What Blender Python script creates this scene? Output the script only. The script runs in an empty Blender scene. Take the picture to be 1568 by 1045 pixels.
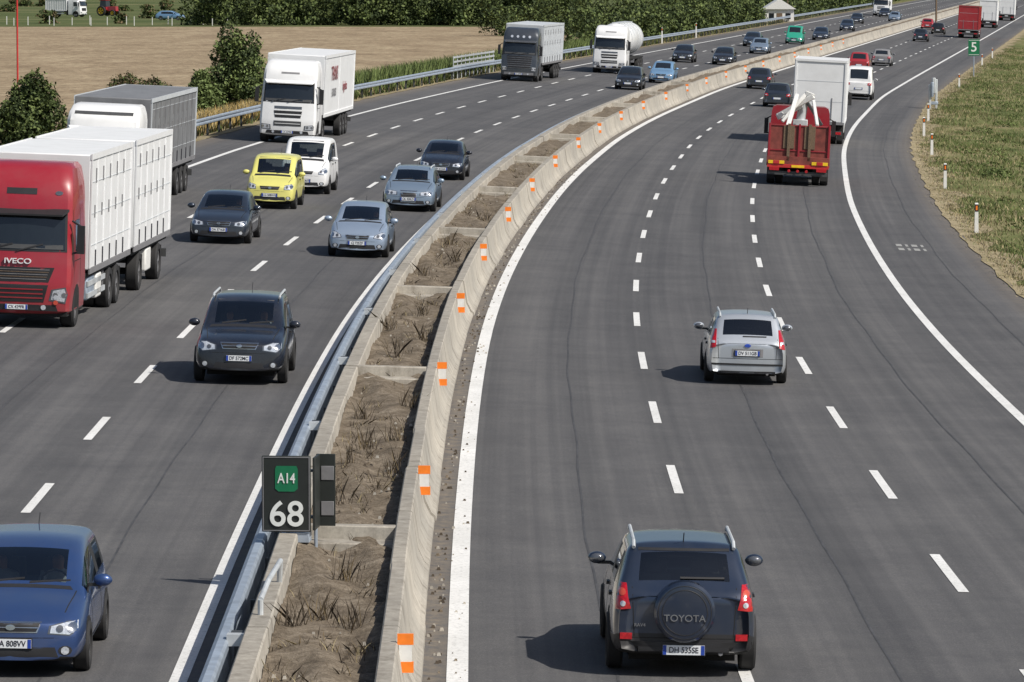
import bpy, math, random
import numpy as np
from mathutils import Vector, Matrix
from mathutils.bvhtree import BVHTree
random.seed(7); RNG=np.random.default_rng(11)
scene=bpy.context.scene
# ------------------------------------------------------------------ road alignment
REFP=[(-80,.3),(0,-.25),(40,-.55),(57.2,-.67),(62.7,-.72),(71.3,-.78),(83.5,-.80),(96,-.77),(112.8,-.61),(131.2,-.16),(152.9,.66),(181.6,2.04),(228.8,5.12),(261.8,8.0),(322.1,14.3),(383.8,22.0),(602.9,49.8),(4000,478)]
def interp(t,x):
    if x<=t[0][0]: return t[0][1]
    for a,b in zip(t,t[1:]):
        if x<=b[0]: return a[1]+(b[1]-a[1])*(x-a[0])/(b[0]-a[0])
    return t[-1][1]
_c={}
def R(D):
    key=round(D,1)
    if key not in _c:
        w=0;a=0
        for i in range(-6,7):
            g=math.exp(-(i/3.2)**2); a+=g*interp(REFP,D+i*5*min(1,max(.25,D/200))); w+=g
        _c[key]=a/w
    return _c[key]
def zr(D): return interp([(75,0),(195,.42)],D)
def kk(D): return interp([(60,.02),(180,.05)],D)
def zz(D,o): return zr(D)-kk(D)*o
def PT(D,o,dz=0.): return (R(D)+o,D,zz(D,o)+dz)
def slope(D): return (R(D+3)-R(D-3))/6
# ------------------------------------------------------------------ materials
M={}
def newmat(name):
    m=bpy.data.materials.new(name); m.use_nodes=True
    nt=m.node_tree; b=nt.nodes['Principled BSDF']; M[name]=m
    return m,nt,b
def N(nt,t,**kw):
    n=nt.nodes.new(t)
    for k,v in kw.items():
        if k in n.inputs: n.inputs[k].default_value=v
        else: setattr(n,k,v)
    return n
def noise(nt,vec,scale,detail=3,rough=.6):
    n=N(nt,'ShaderNodeTexNoise'); n.inputs['Scale'].default_value=scale; n.inputs['Detail'].default_value=detail; n.inputs['Roughness'].default_value=rough
    nt.links.new(vec,n.inputs['Vector']); return n.outputs['Fac']
def ramp(nt,fac,stops):
    r=N(nt,'ShaderNodeValToRGB'); e=r.color_ramp.elements
    while len(e)<len(stops): e.new(.5)
    for i,(p,c) in enumerate(stops):
        e[i].position=p; e[i].color=(c[0],c[1],c[2],1) if len(c)==3 else c
    nt.links.new(fac,r.inputs[0]); return r.outputs[0]
def mixc(nt,f,a,b,mode='MIX'):
    n=N(nt,'ShaderNodeMix',data_type='RGBA',blend_type=mode)
    for s,v in ((0,f),(6,a),(7,b)):
        if isinstance(v,(int,float)): n.inputs[s].default_value=v
        elif isinstance(v,tuple): n.inputs[s].default_value=(v[0],v[1],v[2],1)
        else: nt.links.new(v,n.inputs[s])
    return n.outputs[2]
def math_(nt,op,a,b=None):
    n=N(nt,'ShaderNodeMath',operation=op)
    for i,v in enumerate((a,b)):
        if v is None: continue
        if isinstance(v,(int,float)): n.inputs[i].default_value=v
        else: nt.links.new(v,n.inputs[i])
    return n.outputs[0]
def mapr(nt,v,a,b,c,d):
    mr=N(nt,'ShaderNodeMapRange'); nt.links.new(v,mr.inputs[0])
    for i,q in enumerate((a,b,c,d)): mr.inputs[i+1].default_value=q
    return mr.outputs[0]
def mapping(nt,src,scale):
    m=N(nt,'ShaderNodeMapping'); m.inputs['Scale'].default_value=scale; nt.links.new(src,m.inputs[0]); return m.outputs[0]
def setp(b,rough=.5,metal=0,coat=0,spec=None):
    b.inputs['Roughness'].default_value=rough; b.inputs['Metallic'].default_value=metal
    b.inputs['Coat Weight'].default_value=coat; b.inputs['Coat Roughness'].default_value=.06
    if spec is not None: b.inputs['Specular IOR Level'].default_value=spec
def simple(name,col,rough=.5,metal=0,coat=0,var=.12,scale=6,spec=None):
    m,nt,b=newmat(name); setp(b,rough,metal,coat,spec)
    tc=N(nt,'ShaderNodeTexCoord').outputs['Object']
    f=noise(nt,tc,scale)
    c=ramp(nt,f,[(.3,tuple(x*(1-var) for x in col)),(.7,tuple(min(1,x*(1+var)) for x in col))])
    nt.links.new(c,b.inputs['Base Color']); return m
def paint(name,col,metal=.3,rough=.35,coat=.8,dirt=.35):
    m,nt,b=newmat(name); setp(b,rough,metal,coat)
    tc=N(nt,'ShaderNodeTexCoord').outputs['Object']
    sx=N(nt,'ShaderNodeSeparateXYZ'); nt.links.new(tc,sx.inputs[0])
    mr=mapr(nt,sx.outputs[2],1.0,.15,0,dirt)
    f=noise(nt,tc,5,4); mu=math_(nt,'MULTIPLY',mr,f)
    c=mixc(nt,mu,col,(.14,.125,.105))
    f2=noise(nt,tc,1.6,3)
    c=mixc(nt,ramp(nt,f2,[(.4,(0,0,0)),(.75,(.12,.12,.12))]),c,(.2,.19,.17))
    nt.links.new(c,b.inputs['Base Color'])
    return m
simple('rubber',(.018,.018,.019),.8); simple('blacktrim',(.02,.02,.022),.5); simple('under',(.01,.01,.01),.9)
simple('rim',(.38,.39,.41),.35,.8); simple('chrome',(.6,.62,.65),.18,.95,var=.03); simple('darkgrey',(.06,.062,.065),.55)
simple('midgrey',(.2,.2,.21),.5); simple('lampglass',(.66,.70,.76),.1,.4,1,var=.25,scale=30); simple('lampdark',(.14,.15,.17),.15,.5,1)
simple('redlamp',(.42,.008,.015),.18,0,1,var=.3,scale=30); simple('orange',(.9,.22,.02),.4); simple('amber',(.5,.07,.04),.2,0,1)
simple('platewhite',(.74,.77,.8),.4,var=.04); simple('plateblue',(.02,.06,.35),.4); simple('ink',(.02,.02,.03),.5)
simple('seat',(.075,.075,.08),.8); simple('skin',(.45,.25,.17),.55); simple('shirt',(.42,.45,.5),.8); simple('hair',(.03,.02,.015),.7)
simple('galv',(.36,.42,.50),.45,.35,var=.2,scale=3); simple('galvlight',(.55,.58,.6),.5,.3,var=.15,scale=3); simple('postdark',(.06,.065,.07),.6,.3)
simple('signblack',(.02,.024,.022),.5); simple('signgreen',(.01,.16,.07),.4); simple('signwhite',(.75,.78,.76),.4,var=.05)
simple('whiteplastic',(.72,.72,.7),.5,var=.08); simple('redpaint',(.5,.03,.03),.4,0,.4); simple('yellowref',(.85,.55,.02),.4)
simple('wood',(.16,.11,.07),.8,scale=20,var=.3); simple('rustred',(.20,.045,.035),.65,0,.05,var=.35,scale=3); simple('fadedline',(.30,.30,.29),.8,var=.4,scale=9)
simple('tarseam',(.055,.055,.058),.7,var=.3,scale=2)
simple('greytarp',(.17,.175,.185),.6,var=.15,scale=1.5); simple('curtainlt',(.5,.53,.56),.5,var=.08,scale=1.5)
paint('white',(.78,.79,.80),0,.4,.4,.5); paint('boxwhite',(.76,.775,.79),0,.5,.1,.55); paint('truckred',(.30,.016,.028),0,.35,.6,.3)
paint('navy',(.022,.036,.07),.45,.28,1,.3); paint('silver',(.55,.59,.64),.6,.35,.7,.4); paint('blackblue',(.014,.018,.03),.3,.25,1,.15)
paint('fordblue',(.035,.08,.23),.5,.32,1,.25); paint('dkgreyblue',(.03,.042,.065),.5,.3,1,.25); paint('ltblue',(.38,.47,.60),.5,.35,.8,.25)
paint('silverblue',(.30,.39,.50),.55,.35,.8,.3); paint('yellow',(.68,.65,.18),0,.4,.6,.25); paint('green',(.02,.3,.2),0,.4,.6,.2)
paint('black',(.012,.012,.014),.2,.3,1,.2); paint('carred',(.36,.02,.03),.1,.3,1,.2); paint('scania',(.05,.06,.075),.3,.35,.8,.3); paint('skyblue',(.22,.4,.62),.4,.35,.8,.2)
def glassmat(name,t):
    m,nt,b=newmat(name); nt.nodes.remove(b)
    out=nt.nodes['Material Output']; tr=N(nt,'ShaderNodeBsdfTransparent'); tr.inputs[0].default_value=(t*.92,t,t*.98,1)
    gl=N(nt,'ShaderNodeBsdfGlossy'); gl.inputs['Roughness'].default_value=.03; gl.inputs[0].default_value=(.9,.95,1,1)
    fr=N(nt,'ShaderNodeFresnel'); fr.inputs[0].default_value=1.6
    ad=math_(nt,'ADD',fr.outputs[0],.06)
    mx=N(nt,'ShaderNodeMixShader'); nt.links.new(ad,mx.inputs[0]); nt.links.new(tr.outputs[0],mx.inputs[1]); nt.links.new(gl.outputs[0],mx.inputs[2])
    nt.links.new(mx.outputs[0],out.inputs[0])
glassmat('glass',.66); simple('glassdark',(.012,.016,.02),.06,0,1,var=.1)
def asphalt():
    m,nt,b=newmat('asphalt'); setp(b,.8,spec=.35)
    g=N(nt,'ShaderNodeNewGeometry').outputs['Position']; uv=N(nt,'ShaderNodeTexCoord').outputs['UV']
    sx=N(nt,'ShaderNodeSeparateXYZ'); nt.links.new(uv,sx.inputs[0]); ox=sx.outputs[0]
    fine=noise(nt,g,38,2,.8); mid=noise(nt,g,.35,5,.65)
    st=noise(nt,mapping(nt,uv,(1.3,.02,1)),1,4,.6); st2=noise(nt,mapping(nt,uv,(5,.008,1)),1,2,.6)
    big=noise(nt,mapping(nt,uv,(.25,.012,1)),1,2,.5); spots=noise(nt,g,2.2,3,.7)
    c=ramp(nt,fine,[(.3,(.072,.073,.077)),(.55,(.099,.099,.102)),(.8,(.165,.164,.163))])
    for f,lo,hi,a,z in ((mid,.84,1.1,.3,.7),(st,.82,1.13,.3,.7),(st2,.88,1.08,.35,.65),(big,.9,1.1,.35,.65),(spots,.93,1.05,.3,.6)):
        c=mixc(nt,1.0,c,ramp(nt,f,[(a,(lo,lo,lo*1.01)),(z,(hi,hi*.995,hi*.985))]),'MULTIPLY')
    # polished wheel tracks, 2 per lane
    tr=math_(nt,'COSINE',math_(nt,'MULTIPLY',math_(nt,'SUBTRACT',ox,1.0),2*math.pi/1.8))
    c=mixc(nt,1.0,c,ramp(nt,mapr(nt,tr,-1,1,0,1),[(0,(.95,.95,.95)),(1,(1.06,1.055,1.05))]),'MULTIPLY')
    # wind-blown dirt along the edges
    for cen,wd in ((-.32,.42),(14.4,.9),(-17.0,1.2),(-3.0,.45)):
        dd=math_(nt,'ABSOLUTE',math_(nt,'SUBTRACT',ox,cen)); f=math_(nt,'MULTIPLY',mapr(nt,dd,0,wd,1,0),mapr(nt,noise(nt,g,4,4,.7),.35,.6,.1,.95))
        c=mixc(nt,f,c,(.19,.16,.125))
    nt.links.new(c,b.inputs['Base Color'])
    bp=N(nt,'ShaderNodeBump'); bp.inputs['Strength'].default_value=.35; bp.inputs['Distance'].default_value=.01; nt.links.new(fine,bp.inputs['Height']); nt.links.new(bp.outputs[0],b.inputs['Normal'])
asphalt()
def linepaint():
    m,nt,b=newmat('linepaint'); setp(b,.6)
    g=N(nt,'ShaderNodeNewGeometry').outputs['Position']
    a=noise(nt,g,14,3,.8); l=noise(nt,g,.5,3,.6)
    c=ramp(nt,a,[(.25,(.42,.42,.41)),(.5,(.78,.78,.77))]); c=mixc(nt,1.0,c,ramp(nt,l,[(.3,(.84,.84,.83)),(.7,(1,1,1))]),'MULTIPLY')
    nt.links.new(c,b.inputs['Base Color'])
linepaint()
def concrete():
    m,nt,b=newmat('concrete'); setp(b,.85)
    ge=N(nt,'ShaderNodeNewGeometry'); g=ge.outputs['Position']
    a=noise(nt,mapping(nt,g,(1,.9,.35)),3.0,5,.65); f=noise(nt,g,22,3,.7); l=noise(nt,g,.25,2)
    c=ramp(nt,a,[(.28,(.21,.19,.16)),(.45,(.40,.375,.33)),(.7,(.50,.475,.42))])
    c=mixc(nt,.5,c,ramp(nt,f,[(.3,(.55,.55,.55)),(.65,(1,1,1))]),'MULTIPLY')
    c=mixc(nt,1.0,c,ramp(nt,l,[(.3,(.8,.8,.8)),(.7,(1.1,1.08,1.05))]),'MULTIPLY')
    sn=N(nt,'ShaderNodeSeparateXYZ'); nt.links.new(ge.outputs['True Normal'],sn.inputs[0])
    up=math_(nt,'MULTIPLY',mapr(nt,sn.outputs[2],.6,.95,0,.7),mapr(nt,noise(nt,g,6,4,.7),.35,.65,.2,1))
    c=mixc(nt,up,c,(.20,.18,.15))
    nt.links.new(c,b.inputs['Base Color'])
    bp=N(nt,'ShaderNodeBump'); bp.inputs['Strength'].default_value=.4; bp.inputs['Distance'].default_value=.02; nt.links.new(a,bp.inputs['Height']); nt.links.new(bp.outputs[0],b.inputs['Normal'])
concrete()
def soil(name,stops,scales,bump=.05,anis=(1,1,1)):
    m,nt,b=newmat(name); setp(b,.95,spec=.15)
    g=N(nt,'ShaderNodeNewGeometry').outputs['Position']; g=mapping(nt,g,anis)
    a=noise(nt,g,scales[0],4,.7); f=noise(nt,g,scales[1],3,.75)
    c=ramp(nt,a,stops); c=mixc(nt,.8,c,ramp(nt,f,[(.3,(.55,.52,.48)),(.65,(1.15,1.13,1.1))]),'MULTIPLY')
    nt.links.new(c,b.inputs['Base Color'])
    bp=N(nt,'ShaderNodeBump'); bp.inputs['Strength'].default_value=.8; bp.inputs['Distance'].default_value=bump; nt.links.new(f,bp.inputs['Height']); nt.links.new(bp.outputs[0],b.inputs['Normal'])
soil('dirt',[(.3,(.10,.082,.062)),(.5,(.18,.15,.115)),(.7,(.28,.24,.19))],(2.5,18),.04)
soil('field',[(.3,(.235,.18,.12)),(.5,(.31,.245,.165)),(.7,(.39,.32,.22))],(.18,1.6),.15,(1,.35,1))
soil('grassground',[(.34,(.085,.11,.035)),(.47,(.14,.155,.06)),(.56,(.21,.195,.10)),(.7,(.31,.26,.155))],(.20,3.5),.05,(1,.5,1))
soil('greenfield',[(.32,(.05,.075,.027)),(.5,(.09,.115,.042)),(.7,(.2,.19,.10))],(.05,.8),.1,(.3,1,1))
soil('dryverge',[(.3,(.22,.19,.11)),(.5,(.31,.265,.17)),(.7,(.40,.345,.24))],(1.,8.),.04)
for n,c in (('leafdark',(.035,.052,.018)),('leafmid',(.075,.105,.032)),('leaflight',(.12,.155,.05)),('leafbrown',(.14,.105,.055)),('straw',(.36,.30,.17)),('strawgold',(.5,.36,.13)),('grassgreen',(.115,.15,.045)),('reedgreen',(.15,.20,.07)),('twig',(.07,.055,.04))):
    simple(n,c,.75,var=.35,scale=.8,spec=.25)
# ------------------------------------------------------------------ mesh helpers
def link(ob,parent=None):
    scene.collection.objects.link(ob)
    if parent is not None: ob.parent=parent
    return ob
class PB:
    def __init__(s): s.v=[];s.f=[];s.m=[]
    def add(s,vs,fs,mat):
        n=len(s.v); s.v+=[tuple(v) for v in vs]
        for i,f in enumerate(fs): s.f.append(tuple(n+j for j in f)); s.m.append(mat if isinstance(mat,str) else mat[i])
        return s
    def box(s,x0,x1,y0,y1,z0,z1,mat,tx=0,ty=0):
        vs=[(x0,y0,z0),(x1,y0,z0),(x1,y1,z0),(x0,y1,z0),(x0+tx,y0+ty,z1),(x1-tx,y0+ty,z1),(x1-tx,y1-ty,z1),(x0+tx,y1-ty,z1)]
        return s.add(vs,[(3,2,1,0),(4,5,6,7),(0,1,5,4),(1,2,6,5),(2,3,7,6),(3,0,4,7)],mat)
    def cyl(s,a,b,r,mat,seg=12,r2=None):
        a=Vector(a);b=Vector(b);d=(b-a).normalized(); u=d.orthogonal().normalized(); w=d.cross(u); r2=r if r2 is None else r2
        vs=[a+(u*math.cos(t)+w*math.sin(t))*r for t in [2*math.pi*i/seg for i in range(seg)]]+[b+(u*math.cos(t)+w*math.sin(t))*r2 for t in [2*math.pi*i/seg for i in range(seg)]]
        fs=[(i,(i+1)%seg,seg+(i+1)%seg,seg+i) for i in range(seg)]+[tuple(range(seg))[::-1],tuple(range(seg,2*seg))]
        return s.add(vs,fs,mat)
    def ell(s,c,r,mat,su=12,sv=8):
        vs=[];fs=[]
        for i in range(sv+1):
            p=math.pi*i/sv
            for j in range(su):
                t=2*math.pi*j/su; vs.append((c[0]+r[0]*math.sin(p)*math.cos(t),c[1]+r[1]*math.sin(p)*math.sin(t),c[2]+r[2]*math.cos(p)))
        for i in range(sv):
            for j in range(su): fs.append((i*su+j,(i+1)*su+j,(i+1)*su+(j+1)%su,i*su+(j+1)%su))
        return s.add(vs,fs,mat)
    def obj(s,name,parent=None,bevel=0,smooth=30,seg=2):
        me=bpy.data.meshes.new(name); me.from_pydata(s.v,[],s.f)
        ms=[];
        for x in s.m:
            if x not in ms: ms.append(x)
        for x in ms: me.materials.append(M[x])
        me.polygons.foreach_set('material_index',[ms.index(x) for x in s.m])
        if smooth:
            me.polygons.foreach_set('use_smooth',[True]*len(s.f)); me.set_sharp_from_angle(angle=math.radians(smooth))
        me.update(); ob=link(bpy.data.objects.new(name,me),parent)
        if bevel:
            b=ob.modifiers.new('bevel','BEVEL'); b.width=bevel; b.segments=seg; b.limit_method='ANGLE'; b.angle_limit=math.radians(40)
        return ob
def arrmesh(name,verts,faces,mats,midx=None,parent=None):
    verts=np.asarray(verts,dtype=np.float32); faces=np.asarray(faces,dtype=np.int32)
    me=bpy.data.meshes.new(name); me.vertices.add(len(verts)); me.vertices.foreach_set('co',verts.ravel())
    k=faces.shape[1]; me.loops.add(faces.size); me.loops.foreach_set('vertex_index',faces.ravel())
    me.polygons.add(len(faces)); me.polygons.foreach_set('loop_start',np.arange(0,faces.size,k,dtype=np.int32)); me.polygons.foreach_set('loop_total',np.full(len(faces),k,dtype=np.int32))
    for x in mats: me.materials.append(M[x])
    if midx is not None: me.polygons.foreach_set('material_index',np.asarray(midx,dtype=np.int32))
    me.update(); me.validate(); return link(bpy.data.objects.new(name,me),parent)
def text(body,size,loc,rot,mat,parent,name='lettering',ext=.004,sx=1):
    t=bpy.data.curves.new(name,'FONT'); t.body=body; t.size=size; t.extrude=ext; t.align_x='CENTER'; t.align_y='CENTER'; t.materials.append(M[mat])
    t.offset=size*.010
    ob=bpy.data.objects.new(name,t); ob.location=loc; ob.rotation_euler=rot; ob.scale=(sx,1,1); return link(ob,parent)
FR=(math.pi/2,0,0); RE_=(math.pi/2,0,math.pi); RS=(math.pi/2,0,math.pi/2)
def wheel(p,x,y,r,w,side,mat='rim',seg=24,dual=False):
    prof=[(-w/2,r*.55),(-w/2,r*.93),(-w*.36,r),(w*.36,r),(w/2,r*.93),(w/2,r*.68),(w*.36,r*.64)]
    vs=[];fs=[]
    for j in range(seg):
        t=2*math.pi*j/seg
        for a,b in prof: vs.append((x+a*side,y+b*math.cos(t),r+b*math.sin(t)))
    n=len(prof)
    for j in range(seg):
        for i in range(n-1): fs.append((j*n+i,((j+1)%seg)*n+i,((j+1)%seg)*n+i+1,j*n+i+1))
    p.add(vs,fs,'rubber')
    ro=r*.65; xx=x+side*w*.38; vs=[(xx,y,r)];fs=[];ms=[]
    for j in range(20):
        t=2*math.pi*j/20; vs+= [(xx,y+ro*.2*math.cos(t),r+ro*.2*math.sin(t)),(xx-side*(.0),y+ro*.86*math.cos(t),r+ro*.86*math.sin(t)),(xx,y+ro*math.cos(t),r+ro*math.sin(t))]
    for j in range(20):
        a=1+3*j;b=1+3*((j+1)%20)
        fs+=[(0,a,b),(a,b,b+1,a+1),(a+1,b+1,b+2,a+2)]; ms+=[mat,mat if j%4<2 else 'under',mat]
    p.add(vs,fs,ms)
def bvh_of(ob):
    dg=bpy.context.evaluated_depsgraph_get(); e=ob.evaluated_get(dg); me=e.to_mesh()
    b=BVHTree.FromPolygons([v.co.copy() for v in me.vertices],[tuple(p.vertices) for p in me.polygons]); e.to_mesh_clear(); return b
def decal(p,bvh,poly,side,mat,off=.008,depth=.03,mirror=False,n=3):
    if mirror:
        decal(p,bvh,poly,side,mat,off,depth,False,n)
        if side in('front','rear','top'): poly=[(-a,b) for a,b in poly]
        elif side=='right': side='left'
        decal(p,bvh,poly,side,mat,off,depth,False,n); return
    dr={'front':Vector((0,1,0)),'rear':Vector((0,-1,0)),'right':Vector((-1,0,0)),'left':Vector((1,0,0)),'top':Vector((0,0,-1))}[side]
    def org(a,b):
        return {'front':Vector((a,-5,b)),'rear':Vector((a,25,b)),'right':Vector((5,a,b)),'left':Vector((-5,a,b)),'top':Vector((a,b,9))}[side]
    pts=[]
    for i in range(len(poly)):
        a=poly[i];b=poly[(i+1)%len(poly)]
        for j in range(n): pts.append((a[0]+(b[0]-a[0])*j/n,a[1]+(b[1]-a[1])*j/n))
    cx=sum(a for a,b in poly)/len(poly);cy=sum(b for a,b in poly)/len(poly)
    def cast(a,b):
        for i in range(14):
            h=bvh.ray_cast(org(a,b),dr)
            if h[0] is not None: return h[0]
            a+= (cx-a)*.08; b+=(cy-b)*.08
        return None
    c0=cast(cx,cy)
    if c0 is None: return
    rings=[];K=len(pts)
    for sc in (1,.66,.33):
        ring=[]
        for a,b in pts:
            h=cast(cx+(a-cx)*sc,cy+(b-cy)*sc)
            if h is None: h=c0
            ring.append(h)
        rings.append(ring)
    vs=[h+dr*depth for h in rings[0]]
    for r in rings: vs+=[h-dr*off for h in r]
    vs.append(c0-dr*off); fs=[]
    for q in range(3):
        for i in range(K): fs.append((q*K+i,q*K+(i+1)%K,(q+1)*K+(i+1)%K,(q+1)*K+i))
    for i in range(K): fs.append((3*K+i,3*K+(i+1)%K,4*K))
    p.add(vs,fs,mat)
def rect(a0,a1,b0,b1): return [(a0,b0),(a1,b0),(a1,b1),(a0,b1)]
def circ(a,b,r,n=10,ry=None): return [(a+r*math.cos(2*math.pi*i/n),b+(ry or r)*math.sin(2*math.pi*i/n)) for i in range(n)]
# ------------------------------------------------------------------ vehicle root
def root(name,D,o,L,away,dyaw=0):
    sl=slope(D+L/2)+dyaw; zs=(zr(D+L)-zr(D))/L
    y=Vector((sl,1,zs)).normalized(); x=Vector((1,0,-kk(D+L/2))); x=(x-y*x.dot(y)).normalized(); z=x.cross(y)
    loc=Vector(PT(D,o))
    if away: loc=loc+y*L; x=-x; y=-y
    e=bpy.data.objects.new(name,None); e.empty_display_size=.5
    e.matrix_world=Matrix(((x.x,y.x,z.x,loc.x),(x.y,y.y,z.y,loc.y),(x.z,y.z,z.z,loc.z),(0,0,0,1)))
    return link(e)
_person=None
def person(parent,loc,s=1.0):
    global _person
    if _person is None:
        me=bpy.data.meshes.new('driver')
        V=[(0,0,0),(0,.02,.22),(0,.03,.42),(0,.02,.55),(0,-.01,.64),(0,-.01,.76),(.19,.02,.47),(.25,-.14,.26),(.15,-.40,.36),(-.19,.02,.47),(-.25,-.14,.26),(-.15,-.40,.36),(.1,-.4,.03),(-.1,-.4,.03)]
        E=[(0,1),(1,2),(2,3),(3,4),(4,5),(2,6),(6,7),(7,8),(2,9),(9,10),(10,11),(0,12),(0,13)]
        r=[.15,.14,.15,.055,.095,.08,.075,.05,.04,.075,.05,.04,.08,.08]
        me.from_pydata(V,E,[]); ob=bpy.data.objects.new('t',me); scene.collection.objects.link(ob)
        mo=ob.modifiers.new('s','SKIN'); 
        for i,v in enumerate(me.skin_vertices[0].data): v.radius=(r[i],r[i]*.85)
        me.skin_vertices[0].data[0].use_root=True
        ob.modifiers.new('ss','SUBSURF').levels=2
        dg=bpy.context.evaluated_depsgraph_get(); nm=bpy.data.meshes.new_from_object(ob.evaluated_get(dg)); bpy.data.objects.remove(ob)
        nm.materials.clear()
        for x in ('shirt','skin','hair'): nm.materials.append(M[x])
        for p in nm.polygons:
            c=p.center; p.use_smooth=True
            p.material_index=0
            if c.z>.56 or c.y<-.3 and c.z>.2: p.material_index=1
            if c.z>.76 or (c.z>.62 and c.y>.03): p.material_index=2
        _person=nm
    ob=bpy.data.objects.new('driver',_person); ob.location=loc; ob.scale=(s,s,s); return link(ob,parent)
# ------------------------------------------------------------------ car
def car(name,D,o,away,col,L=4.3,W=1.76,H=1.46,zb=.2,zh0=.68,zh1=.95,yc=1.12,yws=1.85,yre=None,yrg=None,zrg=None,zbelt=.93,kind='hatch',detail=2,
        yB=None,yC=None,third=False,front=None,rear=None,wr=.76,rails=False,glass=None,driver=False,dyaw=0,wr_=.31,lower=None,cowlw=.86,nosey=.0):
    e=root(name,D,o,L,away,dyaw); w=W/2
    yre=yre or L-.55; yrg=yrg or L-.14; zrg=zrg or zbelt+.03; yB=yB or yws+.75; yC=yC or min(yB+.95,yre-.12)
    glass=glass or ('glass' if detail>=2 else 'glassdark')
    def sec(y,wf,b,bt,zt,r,t,crown=.02,lean=0):
        ww=w*wf; drop=.06 if zt-bt>.2 else min(.03,(zt-bt)*.4)
        pts=[(.78*ww,b),(.95*ww,b+.03),(ww,b+.22),(.99*ww,(b+.22+bt)/2+.04),(.945*ww,bt),(w*r*min(1,wf+.02),zt-drop),(w*t*min(1,wf+.02),zt),(0,zt+crown)]
        return [(x,y+lean*(z-.45),z) for x,z in pts]
    S=[sec(.03,.86,zb+.03,zh0-.09,zh0-.02,.76,.66,.01,.10+nosey),
       sec(.10,.92,zb,zh0-.06,zh0+.02,.80,.70,.02,.08+nosey),
       sec(.38,.985,zb,zh0,zh0+.5*(zh1-zh0),.85,.74,.02),
       sec(yc*.72+.1,1,zb,zbelt-.07,zh0+.85*(zh1-zh0),.88,.76,.025),
       sec(yc,1,zb,zbelt-.01,zh1,cowlw,cowlw-.12,.02),
       sec(yws,1,zb,zbelt,H-.03,wr,wr-.10,.03),
       sec(yB-.05,1,zb,zbelt+.005,H,wr+.01,wr-.10,.03),
       sec(yB+.05,1,zb,zbelt+.005,H,wr+.01,wr-.10,.03),
       sec(yC-.05,1,zb,zbelt+.015,H-.01,wr+.005,wr-.10,.03),
       sec(yC+.05,1,zb,zbelt+.015,H-.01,wr+.005,wr-.10,.03),
       sec(yre,.995,zb,zbelt+.02,H-.05,wr-.01,wr-.11,.03),
       sec(yrg,.97,zb,zrg-.05,zrg,.86,.75,.015)]
    if kind=='sedan': S+=[sec((yrg+L)/2,.97,zb,zrg-.07,zrg,.84,.72,.02)]
    S+=[sec(L-.05,.94,zb+.02,zrg-.10,zrg-.04,.82,.70,.01,-.05),sec(L,.88,zb+.06,zrg-.16,zrg-.11,.76,.64,.0,-.05)]
    ns=len(S); vs=[];fs=[];ms=[]
    for s in S:
        vs+=[(x,y,z) for x,y,z in s]+[(-x,y,z) for x,y,z in s[:7]]
    def ix(k,i,m): return k*15+(i if (not m or i==7) else 8+i)
    for k in range(ns-1):
        for m in (0,1):
            for i in range(7):
                q=(ix(k,i,m),ix(k+1,i,m),ix(k+1,i+1,m),ix(k,i+1,m)); mt=col
                if i==6 and k in (4,10): mt=glass
                if i==4 and k in (4,5,7): mt=glass
                if i==4 and k==9 and third: mt=glass
                if i==4 and k in (6,8): mt='blacktrim'
                if i<=0: mt='under'
                if i==1 and lower: mt=lower
                fs.append(q if not m else q[::-1]); ms.append(mt)
        fs.append((ix(k,0,0),ix(k,0,1),ix(k+1,0,1),ix(k+1,0,0))); ms.append('under')
    for k,bul in ((0,-.09),(ns-1,.06)):
        base=len(vs)
        for i in range(7): vs.append((0,vs[ix(k,i,0)][1]+bul,S[k][i][2]))
        for i in range(7):
            mid0=base+i; mid1=base+i+1 if i<6 else ix(k,7,0)
            mt=(lower if lower and i<2 else col)
            fs+=[(ix(k,i,0),ix(k,i+1,0),mid1,mid0),(mid0,mid1,ix(k,i+1,1),ix(k,i,1))] if i<6 else [(ix(k,6,0),ix(k,7,0),mid0),(mid0,ix(k,7,0),ix(k,6,1))]
            ms+=[mt,mt]
    p=PB(); p.add(vs,fs,ms); body=p.obj('body',e,smooth=0)
    for pl in body.data.polygons: pl.use_smooth=True
    ss=body.modifiers.new('subsurf','SUBSURF'); ss.levels=ss.render_levels=2 if detail>=1 else 1
    bv=bvh_of(body)
    yf=.16*L+.12; yr=L-.2*L+.02
    t=PB()
    for yy in (yf,yr):
        decal(t,bv,[(a,max(b,zb+.02)) for a,b in circ(yy,wr_+.01,wr_+.055,14)],'right','under',.004,.02,True,1)
    for yy in (yf,yr):
        for sd in (1,-1): wheel(t,sd*(w-.085),yy,wr_,.2,sd)
    t.box(-w*.72,w*.72,.5,L-.4,.17,zb+.1,'under')
    t.cyl((-w*.5,L-.25,zb+.06),(-w*.5,L+.03,zb+.05),.03,'midgrey',8)
    t.obj('wheels',e,smooth=35)
    d=PB()
    for sd in (1,-1):
        d.ell((sd*(w+.10),yc+.42,zbelt+.10),(.12,.075,.08),col); d.box(sd*w*.9-.06,sd*w*.9+.12*sd+.06,yc+.40,yc+.45,zbelt+.02,zbelt+.06,'blacktrim')
        d.ell((sd*(w+.10),yc+.455,zbelt+.10),(.095,.055,.062),'lampdark')
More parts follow.
